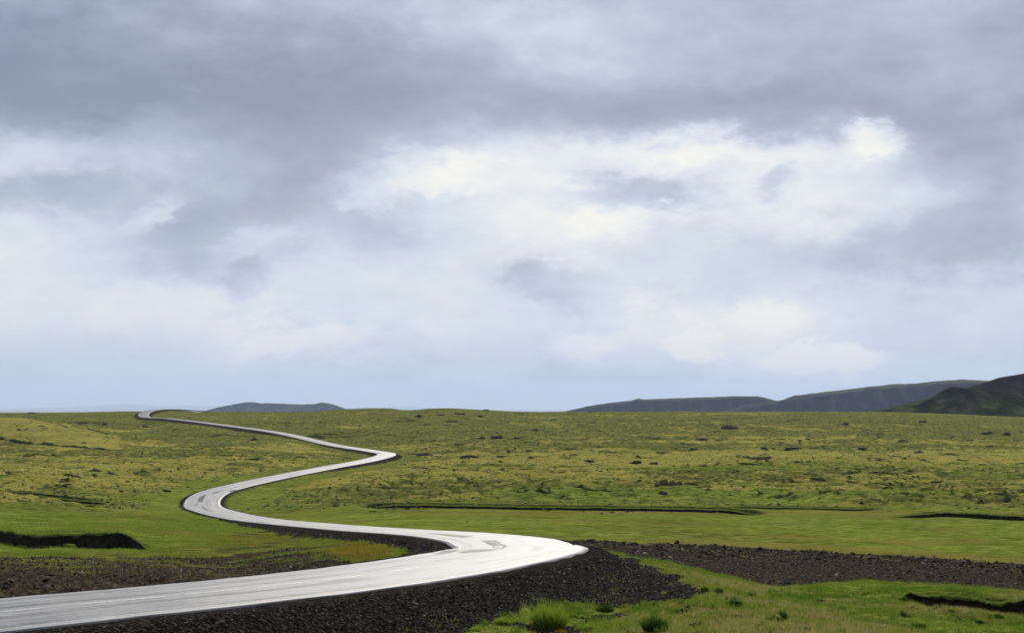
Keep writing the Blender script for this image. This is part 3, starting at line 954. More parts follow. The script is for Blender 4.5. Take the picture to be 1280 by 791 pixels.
m1 = hill("mesa", [(640, 519), (690, 517), (705, 514), (735, 507.5), (760, 503.5), (790, 500.5), (797, 498), (803, 498.6), (840, 497.5), (880, 496), (915, 495), (948, 495), (958, 497.5), (968, 500), (1000, 506), (1060, 516), (1100, 522)], 6200, 260, 1200, -88, hm, seed=11, cliff=0.2)
link("mesa_hill", m1, hm, kind='structure')
m2 = hill("plateau", [(880, 522), (920, 512), (945, 504.5), (980, 499.5), (1000, 496), (1012, 491.5), (1050, 487.5), (1080, 484), (1105, 480.5), (1150, 478.5), (1180, 475), (1205, 474), (1222, 474.8), (1260, 476), (1330, 474), (1450, 470), (1600, 480), (1750, 500), (1850, 524)], 5200, 290, 1400, -88, hm, nx=520, rough=0.22, gully=70, seed=14, cliff=0.3)
link("plateau_hill", m2, hm, kind='structure')
m3 = hill("knolls", [(225, 522), (255, 514), (275, 508), (300, 503.3), (314, 501.8), (325, 503.5), (350, 503.6), (370, 505), (392, 504), (402, 502.6), (415, 504.5), (430, 510), (450, 517), (470, 523)], 9500, 420, 900, -88, hm, seed=17, power=1.2)
link("distant_hill", m3, hm, kind='structure')
# pale mountains almost lost in the haze
m4 = hill("mountains", [(x_, YH + (y_ - YH) * (0.28 if y_ < YH else 1)) for x_, y_ in [(0, 512), (60, 506), (110, 501), (140, 494), (158, 490), (175, 493), (205, 501), (235, 497), (262, 500), (300, 498), (340, 505), (420, 509), (480, 506), (505, 503), (535, 507), (600, 512)]], 76000, 3500, 3500, -110, hm, seed=19, power=1.3)
link("far_mountains", m4, hm, kind='structure')
# the near dark hill on the right: main flank and the green spur before it
m5 = hill("hill", [(1040, 534), (1080, 524), (1095, 515), (1130, 508), (1160, 501), (1195, 490), (1230, 478.5), (1250, 471.5), (1280, 466), (1330, 458), (1400, 448), (1500, 444), (1600, 456), (1750, 490), (1850, 525)], 1900, 150, 700, -26, dm, nx=320, ny=120, rough=0.30, gully=90, seed=23, power=1.25)
link("dark_hill", m5, dm, kind='structure')
m6 = hill("spur", [(1050, 532), (1085, 519.5), (1110, 511.5), (1150, 504), (1168, 494), (1180, 486.5), (1191, 482.5), (1200, 483), (1220, 486), (1250, 489), (1290, 497), (1340, 512), (1380, 528)], 1700, 105, 220, -26, dm, nx=180, ny=90, rough=0.25, gully=70, seed=29, power=1.35)
link("hill_spur", m6, dm, kind='structure')

# ------------------------------------------------------------------ loose cover: stones, clods, grass
def ico():
    g = (1 + 5 ** 0.5) / 2
    v = np.array([(-1, g, 0), (1, g, 0), (-1, -g, 0), (1, -g, 0), (0, -1, g), (0, 1, g), (0, -1, -g), (0, 1, -g), (g, 0, -1), (g, 0, 1), (-g, 0, -1), (-g, 0, 1)], float)
    f = np.array([(0, 11, 5), (0, 5, 1), (0, 1, 7), (0, 7, 10), (0, 10, 11), (1, 5, 9), (5, 11, 4), (11, 10, 2), (10, 7, 6), (7, 1, 8), (3, 9, 4), (3, 4, 2), (3, 2, 6), (3, 6, 8), (3, 8, 9), (4, 9, 5), (2, 4, 11), (6, 2, 10), (8, 6, 7), (9, 8, 1)])
    return v / np.linalg.norm(v[0]), f


def octa():
    v = np.array([(1, 0, 0), (0, 1, 0), (-1, 0, 0), (0, -1, 0), (0, 0, 1), (0, 0, -0.7)], float)
    f = np.array([(0, 1, 4), (1, 2, 4), (2, 3, 4), (3, 0, 4), (1, 0, 5), (2, 1, 5), (3, 2, 5), (0, 3, 5)])
    return v, f


def scatter(name, base, pos, size, mat, flat=0.7, tone=None, jag=0.28):
    bv, bf = base
    n, k = len(pos), len(bv)
    V = bv[None] * (1 + RNG.uniform(-jag, jag, (n, k, 1)))
    V = V * np.stack([RNG.uniform(.7, 1.3, n), RNG.uniform(.7, 1.3, n), RNG.uniform(.6, 1.2, n) * flat], -1)[:, None]
    tl = RNG.normal(0, 0.35, (n, 2))
    V[..., 2] += V[..., 0] * tl[:, :1] + V[..., 1] * tl[:, 1:]
    a = RNG.uniform(0, 2 * math.pi, n)
    ca, sa = np.cos(a)[:, None], np.sin(a)[:, None]
    x, y = V[..., 0] * ca - V[..., 1] * sa, V[..., 0] * sa + V[..., 1] * ca
    V = np.stack([x, y, V[..., 2]], -1) * size[:, None, None] + pos[:, None]
    T = bf[None] + (np.arange(n) * k)[:, None, None]
    me = make_mesh(name, V.reshape(-1, 3), tris=T.reshape(-1, 3))
    tn = RNG.uniform(0, 1, n) if tone is None else tone
    attr(me, 'tone', np.repeat(np.stack([tn, RNG.uniform(0, 1, n), tn * 0, tn * 0 + 1], -1), k, 0))
    return link(name, me, mat, kind='stuff')


def sample(n, r0, r1, a0=-18.6, a1=18.6):
    r = np.sqrt(RNG.uniform(r0 * r0, r1 * r1, n))
    a = np.radians(RNG.uniform(a0, a1, n))
    return r * np.sin(a), r * np.cos(a)


def stone_mat(name, stops, rough=1.0, spec=0.03):
    m, t, b = material(name, rough, spec)
    a = t.new('ShaderNodeAttribute', attribute_name='tone')
    sc = t.new('ShaderNodeSeparateColor')
    t.put(sc.inputs[0], a.outputs['Color'])
    geo = t.new('ShaderNodeNewGeometry').outputs['Position']
    n = t.noise(geo, 14.0, 3, 0.6)
    t.put(b.inputs['Base Color'], t.ramp(t.math('MULTIPLY_ADD', t.math('SUBTRACT', n, 0.5), 0.35, sc.outputs[0]), stops))
    return m


m_stone = stone_mat("basalt_gravel", [(0.0, (0.010, 0.009, 0.0085)), (0.55, (0.026, 0.023, 0.020)), (0.75, (0.060, 0.051, 0.040)), (0.92, (0.14, 0.125, 0.09)), (1.0, (0.30, 0.27, 0.20))])
m_clod = stone_mat("soil_clod", [(0.0, (0.013, 0.010, 0.008)), (0.5, (0.040, 0.031, 0.023)), (0.8, (0.080, 0.063, 0.047)), (0.96, (0.13, 0.105, 0.08)), (1.0, (0.30, 0.26, 0.20))])
m_clump = stone_mat("heath_clump", [(0.0, (0.016, 0.020, 0.012)), (0.4, (0.045, 0.050, 0.020)), (0.6, (0.105, 0.105, 0.030)), (0.85, (0.21, 0.185, 0.042)), (1.0, (0.28, 0.24, 0.09))], 0.95, 0.05)

x, y = sample(190000, 47, 112)
g = gat(gravel, x, y) * (np.abs(gat(RDI, x, y)) > ROAD_W / 2 + 0.9)
k = RNG.uniform(0, 1, len(x)) < g
x, y = x[k][:40000], y[k][:40000]
sz = np.exp(RNG.normal(math.log(0.032), 0.50, len(x))).clip(0.014, 0.13)
scatter("gravel", octa(), np.stack([x, y, zat(x, y) + sz * 0.1], -1), sz, m_stone)
x, y = sample(60000, 110, 330, -12, 3)
g = gat(gravel, x, y) * (gat(RDI, x, y) > ROAD_W / 2 + 1.2)
k = RNG.uniform(0, 1, len(x)) < g
x, y = x[k][:6000], y[k][:6000]
sz = np.exp(RNG.normal(math.log(0.06), 0.45, len(x))).clip(0.03, 0.2)
scatter("gravel", octa(), np.stack([x, y, zat(x, y) + sz * 0.1], -1), sz, m_stone)
x, y = sample(120000, 88, 190, 2, 18.8)
k = RNG.uniform(0, 1, len(x)) < gat(soilR, x, y)
x, y = x[k][:15000], y[k][:15000]
sz = np.exp(RNG.normal(math.log(0.048), 0.50, len(x))).clip(0.025, 0.22) * (1 + 1.1 * gat(UPR, x, y) * (RNG.uniform(0, 1, len(x)) < 0.4))
scatter("soil_clods", octa(), np.stack([x, y, zat(x, y) + sz * 0.15], -1), sz, m_clod, flat=0.8)
x, y = sample(90000, 55, 150, -18.8, -4)
k = RNG.uniform(0, 1, len(x)) < gat(soilL, x, y) * (gat(RDI, x, y) > ROAD_W / 2 + 1.0) * (0.1 + sstep(-0.1, 0.3, fbm(x, y, 6, 3, seed=201)))
x, y = x[k][:11000], y[k][:11000]
sz = np.exp(RNG.normal(math.log(0.040), 0.50, len(x))).clip(0.02, 0.16)
scatter("soil_clods", octa(), np.stack([x, y, zat(x, y) + sz * 0.15], -1), sz, m_clod, flat=0.8)

# heath and moss clumps over the moor, lying in drifts
x, y = sample(330000, 250, 1330, -18.8, 18.8)
d = gat(RDI, x, y)
pat = fbm(x, y, 60, 4, 0.6, seed=202)
dens = gat(moor, x, y) * sstep(9, 20, d) * (0.22 + 0.78 * sstep(-0.1, 0.4, pat))
k = RNG.uniform(0, 1, len(x)) < dens * np.clip(600 / np.hypot(x, y), 0.4, 1.5)
x, y = x[k][:46000], y[k][:46000]
sz = np.exp(RNG.normal(math.log(0.27), 0.42, len(x))).clip(0.10, 0.8)
tn = np.clip(0.48 + 0.26 * RNG.normal(0, 1, len(x)) - 0.35 * sstep(0.1, 0.5, fbm(x, y, 35, 3, seed=203)) + 0.25 * gat(moss, x, y), 0, 1)
scatter("heath", octa(), np.stack([x, y, zat(x, y)], -1), sz, m_clump, flat=0.5, tone=tn)


def blades_arrays(pos, h, wd, yaw, lean, leandir):
    n = len(pos)
    cx, sx_ = np.cos(yaw) * wd * 0.5, np.sin(yaw) * wd * 0.5
    lx, ly = np.cos(leandir) * lean, np.sin(leandir) * lean
    z0 = np.zeros(n)
    A0 = pos + np.stack([-cx, -sx_, z0], -1)
    A1 = pos + np.stack([cx, sx_, z0], -1)
    m = pos + np.stack([lx * 0.35, ly * 0.35, h * 0.6], -1)
    B0 = m + np.stack([-cx, -sx_, z0], -1) * 0.7
    B1 = m + np.stack([cx, sx_, z0], -1) * 0.7
    tp = pos + np.stack([lx, ly, h], -1)
    V = np.stack([A0, A1, B0, B1, tp], 1)
    T = np.array([(0, 1, 3), (0, 3, 2), (2, 3, 4)])[None] + (np.arange(n) * 5)[:, None, None]
    return V.reshape(-1, 3), T.reshape(-1, 3)


def grass_mat(name, stops, trans=0.45):
    m = bpy.data.materials.new(name)
    m.use_nodes = True
    t = NT(m.node_tree)
    t.n.clear()
    a = t.new('ShaderNodeAttribute', attribute_name='tone')
    sc = t.new('ShaderNodeSeparateColor')
    t.put(sc.inputs[0], a.outputs['Color'])
    c = t.ramp(sc.outputs[0], stops)
    d = t.new('ShaderNodeBsdfDiffuse')
    tr = t.new('ShaderNodeBsdfTranslucent')
    t.put(d.inputs['Color'], c)
    t.put(tr.inputs['Color'], c)
    mx = t.new('ShaderNodeMixShader')
    mx.inputs[0].default_value = trans
    t.l.new(d.outputs[0], mx.inputs[1])
    t.l.new(tr.outputs[0], mx.inputs[2])
    o = t.new('ShaderNodeOutputMaterial')
    t.l.new(mx.outputs[0], o.inputs['Surface'])
    return m


m_grass = grass_mat("grass_blade", [(0.0, (0.055, 0.105, 0.010)), (0.3, (0.105, 0.170, 0.017)), (0.55, (0.165, 0.205, 0.026)), (0.78, (0.21, 0.20, 0.05)), (1.0, (0.33, 0.25, 0.13))])
m_gold = grass_mat("rusty_grass", [(0.0, (0.075, 0.085, 0.012)), (0.5, (0.17, 0.135, 0.018)), (1.0, (0.26, 0.20, 0.04))])


def grass(name, x, y, h, wd, tone, mat, lean=0.5, kind='stuff', parent=None, z=None, simple=True):
    n = len(x)
    pos = np.stack([x, y, (zat(x, y) if z is None else z) - 0.01], -1)
    V, T = blades_arrays(pos, h, wd * 1.15, RNG.uniform(-0.9, 0.9, n), h * lean * RNG.uniform(0.2, 1.2, n), RNG.uniform(0, 2 * math.pi, n))
    V = V.reshape(n, 5, 3)[:, (0, 1, 4)].reshape(-1, 3)      # short blades: one triangle each
    T = np.arange(n * 3).reshape(n, 3)
    me = make_mesh(name, V, tris=T)
    attr(me, 'tone', np.repeat(np.stack([np.clip(tone, 0, 1), tone * 0, tone * 0, tone * 0 + 1], -1), 3, 0))
    if kind:
        return link(name, me, mat, parent, kind=kind)
    return link(name, me, mat, parent)


# near slope
x, y = sample(480000, 48, 118)
free = (1 - gat(gravel, x, y)) * (1 - gat(soil, x, y)) * (gat(RDI, x, y) > ROAD_W / 2 + 1.6) * (gat(gold, x, y) < 0.3)
pat = fbm(x, y, 2.6, 4, 0.6, seed=211)
k = RNG.uniform(0, 1, len(x)) < free * (0.25 + 0.75 * sstep(-0.35, 0.3, pat)) * (1 - 0.9 * gat(PIT, x, y))
x, y, pat = x[k][:190000], y[k][:190000], pat[k][:190000]
ton = 0.50 + 0.30 * fbm(x, y, 7, 3, seed=212) + 0.12 * RNG.normal(0, 1, len(x)) + 0.22 * sstep(0.1, 0.6, fbm(x, y, 13, 3, seed=213)) - 0.34 * gat(lush, x, y)
hh_ = (0.07 + 0.16 * sstep(-0.2, 0.6, pat)) * RNG.uniform(0.6, 1.4, len(x))
grass("grass", x, y, hh_, RNG.uniform(0.018, 0.036, len(x)), ton, m_grass)
x, y = sample(120000, 48, 100, -1, 18.8)
free = (1 - gat(gravel, x, y)) * (1 - gat(soil, x, y)) * (gat(RDI, x, y) > ROAD_W / 2 + 1.6)
k = RNG.uniform(0, 1, len(x)) < free * (1 - 0.9 * gat(lush, x, y)) * sstep(-0.1, 0.4, fbm(x, y, 6, 4, 0.6, seed=218))
x, y = x[k][:15000], y[k][:15000]
grass("straw", x, y, RNG.uniform(0.14, 0.36, len(x)), RNG.uniform(0.012, 0.022, len(x)), RNG.normal(0.88, 0.12, len(x)), m_grass, 0.7)
# taller bunches scattered through the sward, thickest along the foot of the gravel
cx_, cy_ = sample(5200, 50, 106, -3, 18.8)
gp = gat(gravel, cx_, cy_)
ok = (gat(soil, cx_, cy_) < 0.3) & (gat(RDI, cx_, cy_) > ROAD_W / 2 + 3.5) & ((gp < 0.5) | ((RNG.uniform(0, 1, len(gp)) < 0.16) & (gat(PYG, cx_, cy_) > 742)))
cx_, cy_ = cx_[ok][:1500], cy_[ok][:1500]
nb = 16
rad = np.repeat(RNG.uniform(0.08, 0.30, len(cx_)), nb)
hgt_ = np.repeat(RNG.uniform(0.10, 0.30, len(cx_)), nb)
tone_ = np.repeat(np.clip(0.34 + 0.22 * RNG.normal(0, 1, len(cx_)), 0, 1), nb)
bx, by = np.repeat(cx_, nb) + rad * RNG.normal(0, 0.6, len(rad)), np.repeat(cy_, nb) + rad * RNG.normal(0, 0.6, len(rad))
grass("grass", bx, by, hgt_ * RNG.uniform(0.6, 1.2, len(rad)), RNG.uniform(0.02, 0.04, len(rad)), tone_ + 0.1 * RNG.normal(0, 1, len(rad)), m_grass, 0.6)
# scattered wisps that have taken root on the gravel bank
x, y = sample(150000, 48, 105)
pat = fbm(x, y, 3.0, 4, 0.6, seed=215)
lowb = sstep(735, 775, gat(PYG, x, y))
k = RNG.uniform(0, 1, len(x)) < gat(gravel, x, y) * (gat(RDI, x, y) > ROAD_W / 2 + 2.2) * sstep(0.10, 0.45, pat) * (0.22 + 0.78 * lowb)
x, y = x[k][:17000], y[k][:17000]
grass("grass", x, y, RNG.uniform(0.05, 0.2, len(x)), RNG.uniform(0.016, 0.03, len(x)), 0.55 + 0.25 * RNG.normal(0, 1, len(x)), m_grass, 0.9)
# rough grass between the runs of road and on the flanks of the second bend
x, y = sample(230000, 75, 330, -18.8, -2)
free = (1 - gat(gravel, x, y)) * (gat(RDI, x, y) > ROAD_W / 2 + 1.8) * (gat(RSIDE, x, y) < 0) * sstep(640, 650, gat(PYG, x, y)) * (1 - 0.92 * gat(soil, x, y))
pat = fbm(x, y, 5, 4, 0.6, seed=216)
k = RNG.uniform(0, 1, len(x)) < free * sstep(-0.25, 0.4, pat)
x, y = x[k][:60000], y[k][:60000]
gd = gat(gold, x, y)
hg = RNG.uniform(0.12, 0.34, len(x))
kk = RNG.uniform(0, 1, len(x)) < gd
tt_ = 0.42 + 0.22 * gat(ruf, x, y) + 0.25 * fbm(x, y, 12, 3, seed=217) + 0.12 * RNG.normal(0, 1, len(x))
grass("grass", x[~kk], y[~kk], hg[~kk] * 0.8, RNG.uniform(0.03, 0.07, (~kk).sum()), tt_[~kk], m_grass)
grass("rusty_grass", x[kk], y[kk], hg[kk], RNG.uniform(0.03, 0.07, kk.sum()), tt_[kk] + 0.1, m_gold)


# ------------------------------------------------------------------ tussocks: > blades, dead thatch at the foot
m_dark = grass_mat("tussock_blade", [(0.0, (0.018, 0.048, 0.008)), (0.5, (0.040, 0.090, 0.012)), (1.0, (0.10, 0.16, 0.025))], 0.4)
m_bright = grass_mat("meadow_blade", [(0.0, (0.08, 0.15, 0.014)), (0.5, (0.20, 0.28, 0.024)), (1.0, (0.34, 0.35, 0.06))], 0.5)
m_orange = grass_mat("orange_leaf", [(0.0, (0.15, 0.10, 0.012)), (0.5, (0.34, 0.18, 0.02)), (1.0, (0.42, 0.27, 0.05))], 0.4)
m_scrub = grass_mat("scrub_leaf", [(0.0, (0.012, 0.024, 0.010)), (0.5, (0.030, 0.050, 0.020)), (1.0, (0.10, 0.11, 0.07))], 0.3)
m_thatch, t, b = material("dead_thatch", 1.0, 0.0)
geo = t.new('ShaderNodeNewGeometry').outputs['Position']
t.put(b.inputs['Base Color'], t.ramp(t.noise(geo, 12.0, 4, 0.7), [(0.3, (0.012, 0.014, 0.008)), (0.7, (0.05, 0.05, 0.022))]))


def lump(name, sx_, sy_, sz_, mat, parent, seed, loc=(0, 0, 0), sub=2, jag=0.3, sink=0.25):
    bv, bf = ico()
    V, Fc = bv, bf
    for _ in range(sub):
        ed = {}
        nv = list(map(tuple, V))
        nf_ = []

        def mid(a, c):
            key = (min(a, c), max(a, c))
            if key not in ed:
                m = (np.array(nv[a]) + np.array(nv[c])) / 2
                nv.append(tuple(m / np.linalg.norm(m)))
                ed[key] = len(nv) - 1
            return ed[key]
        for (a, c, d) in Fc:
            e, f, g_ = mid(a, c), mid(c, d), mid(d, a)
            nf_ += [(a, e, g_), (c, f, e), (d, g_, f), (e, f, g_)]
        V, Fc = np.array(nv), np.array(nf_)
    n = fbm(V[:, 0] * 1.3 + V[:, 2] * 0.9 + seed * 3.1, V[:, 1] * 1.3 - V[:, 2] * 1.1 + seed * 1.7, 1.3, 4, 0.6, seed=seed % 97)
    V = V * (1 + jag * n[:, None])
    V = V * np.array([sx_, sy_, sz_]) + np.array([0, 0, sz_ * (1 - 2 * sink) * 0.5])
    V[:, 2] = np.maximum(V[:, 2], -0.35 * sz_)
    me = make_mesh(name, V, tris=Fc)
    o = link(name, me, mat, parent)
    o.location = loc
    return o


def tussock(px, py, wpx, hpx, mat, label, name="grass_tussock", cat="tussock", group="tussocks on the near slope", seed=0, n=None, thatch=True):
    p = hit(px, py)
    Y = p.y
    W, H = wpx * Y / F, hpx * Y / F
    root = empty(name, p, label, cat, group, rz=seed * 0.7)
    n = n or int(220 + 16 * wpx)
    r = W * 0.36 * np.sqrt(RNG.uniform(0, 1, n))
    a = RNG.uniform(0, 2 * math.pi, n)
    x, y = r * np.cos(a), r * np.sin(a)
    pos = np.stack([x, y, np.full(n, -0.03)], -1)
    out_ = r / (W * 0.36)
    h = H * (1.0 - 0.45 * out_) * RNG.uniform(0.65, 1.12, n)
    lean = W * 0.5 * (0.15 + 0.55 * out_) * RNG.uniform(0.3, 1.2, n)
    V, T = blades_arrays(pos, h, RNG.uniform(0.016, 0.034, n) * (Y / 60), RNG.uniform(-0.9, 0.9, n), lean, a + RNG.normal(0, 0.5, n))
    me = make_mesh("blades", V, tris=T)
    tn = np.clip(RNG.normal(0.45, 0.22, n), 0, 1)
    attr(me, 'tone', np.repeat(np.stack([tn, tn, tn, tn * 0 + 1], -1), 5, 0))
    link("blades", me, mat, root, kind='stuff')
    if thatch:
        lump("thatch", W * 0.30, W * 0.30, H * 0.30, m_thatch, root, 300 + seed, sub=1)
    return root


TUSS = [
    (818, 787, 36, 23, m_dark, "round dark green grass tussock at the bottom edge, biggest on the gravel bank's foot"),
    (756, 765, 24, 14, m_dark, "low mid green tussock on dark gravel up and left of the biggest round tussock"),
    (686, 785, 54, 40, m_bright, "tall bright green sprawling grass clump in dark gravel below the road bend"),
    (628, 781, 24, 14, m_bright, "small yellow green grass clump left of the tall bright clump in the gravel"),
    (846, 768, 14, 9, m_dark, "little dark green tuft just above right of the biggest round tussock"),
    (918, 758, 20, 13, m_dark, "dark green tussock in pale grass on the crown of the near slope"),
    (936, 744, 12, 8, m_bright, "small fresh green tuft high on the slope under the brown soil band"),
    (977, 771, 15, 11, m_dark, "bushy dark tuft beside stones on the right of the near slope"),
    (921, 774, 15, 9, m_dark, "flat dark tuft below the dark tussock on the slope's crown"),
    (898, 741, 13, 9, m_dark, "dark tuft at the upper grass edge between black gravel and brown soil"),
    (880, 737, 12, 8, m_bright, "olive tuft at the tip of the black gravel tongue"),
    (1149, 785, 17, 9, m_dark, "dark green tuft in the bright green hollow at the bottom right"),
    (1247, 774, 16, 10, m_dark, "brownish green tussock below the dark peat ditch at right"),
    (1224, 778, 11, 6, m_dark, "small low dark tuft left of the brownish tussock below the ditch"),
    (1187, 764, 13, 7, m_bright, "small green tuft right under the middle of the dark peat ditch"),
    (1025, 753, 14, 7, m_dark, "dark flat tuft in the wet green strip left of the ditch"),
    (1130, 752, 13, 9, m_dark, "dark tuft at the left tip of the peat ditch"),
    (598, 789, 18, 9, m_bright, "small grass clump at the bottom edge farthest left in the gravel"),
    (735, 786, 26, 9, m_bright, "flat green grass clump between the tall bright clump and the round dark tussock"),
    (716, 771, 13, 8, m_bright, "small green tuft in gravel above the flat green grass clump"),
]
for i, (px, py, wp, hp, mt, lb) in enumerate(TUSS):
    tussock(px, py, wp, hp, mt, lb, seed=i + 1)
tussock(668, 781, 18, 10, m_orange, "orange leaved plant at the left foot of the tall bright grass clump", "orange_plant", "plant", "orange leaved plants in the gravel", seed=31, n=140)
tussock(700, 790, 16, 7, m_orange, "orange yellow plant under the right foot of the tall bright grass clump", "orange_plant", "plant", "orange leaved plants in the gravel", seed=32, n=120)
tussock(1007, 789, 20, 9, m_scrub, "grey green scrubby plant at the bottom edge right of the tufts", "scrub_plant", "plant", "scrubby plants on the near slope", seed=33, n=260)
tussock(962, 776, 14, 7, m_scrub, "dark scrubby plant left of the bushy dark tuft by stones", "scrub_plant", "plant", "scrubby plants on the near slope", seed=34, n=200)
tussock(868, 783, 18, 8, m_scrub, "dark scrubby plant right of the biggest round tussock", "scrub_plant", "plant", "scrubby plants on the near slope", seed=35, n=220)
tussock(915, 749, 9, 5, m_scrub, "tiny dark scrubby plant just above the slope crown's dark tussock", "scrub_plant", "plant", "scrubby plants on the near slope", seed=36, n=120)

# ------------------------------------------------------------------ lava outcrops and boulders
m_lava, t, b = material("lava_rock", 1.0, 0.03)
geo = t.new('ShaderNodeNewGeometry').outputs['Position']
n = t.noise(geo, 1.6, 5, 0.65)
t.put(b.inputs['Base Color'], t.ramp(n, [(0.36, (0.012, 0.012, 0.013)), (0.52, (0.030, 0.030, 0.030)), (0.62, (0.075, 0.075, 0.065)), (0.75, (0.15, 0.145, 0.11))]))
bump(t, b, n, 0.8, 0.3)
m_pale, t, b = material("lichen_rock", 1.0, 0.03)
geo = t.new('ShaderNodeNewGeometry').outputs['Position']
n = t.noise(geo, 1.2, 5, 0.65)
t.put(b.inputs['Base Color'], t.ramp(n, [(0.3, (0.04, 0.04, 0.04)), (0.6, (0.14, 0.13, 0.11)), (0.8, (0.25, 0.24, 0.20))]))
m_moss, t, b = material("rock_moss", 1.0, 0.0)
geo = t.new('ShaderNodeNewGeometry').outputs['Position']
n = t.noise(geo, 1.0, 5, 0.65)
t.put(b.inputs['Base Color'], t.ramp(n, [(0.3, (0.035, 0.042, 0.016)), (0.55, (0.10, 0.10, 0.03)), (0.8, (0.20, 0.175, 0.05))]))
m_knoll, t, b = material("mossy_knoll", 1.0, 0.0)
geo = t.new('ShaderNodeNewGeometry').outputs['Position']
n = t.noise(geo, 0.8, 5, 0.7)
t.put(b.inputs['Base Color'], t.ramp(n, [(0.3, (0.030, 0.032, 0.016)), (0.5, (0.085, 0.075, 0.032)), (0.75, (0.17, 0.145, 0.05))]))


def outcrop(px, py, wpx, hpx, label, style='dark', seed=0):
    """rocks side by side on the moor, with a moss cap where there is room for one"""
    p = hit(px, py, rmin=60)
    Y = p.y
    W, H = 0.82 * wpx * Y / F, (0.52 if style == 'dark' else 0.85) * hpx * Y / F
    name, cat, group = {'dark': ("lava_outcrop", "outcrop", "lava outcrops on the moor"), 'pale': ("pale_boulder", "boulder", "pale boulders on the moor"),
                        'knoll': ("mossy_knoll", "knoll", "mossy knolls on the moor"), 'stone': ("dark_boulder", "boulder", "dark boulders on bare ground")}[style]
    root = empty(name, p, label, cat, group)
    mat = {'dark': m_lava, 'pale': m_pale, 'knoll': m_knoll, 'stone': m_lava}[style]
    rs = np.random.default_rng(500 + seed)
    nrk = int(np.clip(round(wpx / max(hpx, 1) * 1.3), 2, 7)) if style != 'stone' else 1
    for k in range(nrk):
        u = (k + 0.5) / nrk * 2 - 1 if nrk > 1 else 0
        hs = H * (0.55 + 0.45 * (1 - u * u)) * rs.uniform(0.65, 1.12)
        wx = W / nrk * rs.uniform(0.62, 0.95) if nrk > 1 else W * 0.5
        dx, dy = u * W * 0.42, rs.uniform(-0.3, 0.3) * W * 0.4
        zz = float(zat(p.x + dx, p.y + dy)[0]) - p.z
        lump("rock" if style != 'knoll' else "hummock", wx, wx * rs.uniform(0.7, 1.2), hs * 0.75, mat, root, 700 + seed * 11 + k, (dx, dy, zz), sub=2, jag=0.55 if style != 'knoll' else 0.3)
    if wpx >= 13 and style == 'dark':
        lump("moss_cap", W * 0.3, W * 0.26, H * 0.30, m_moss, root, 900 + seed, (W * rs.uniform(-.15, .15), W * 0.12, H * 0.45), sub=2, jag=0.4)
    return root


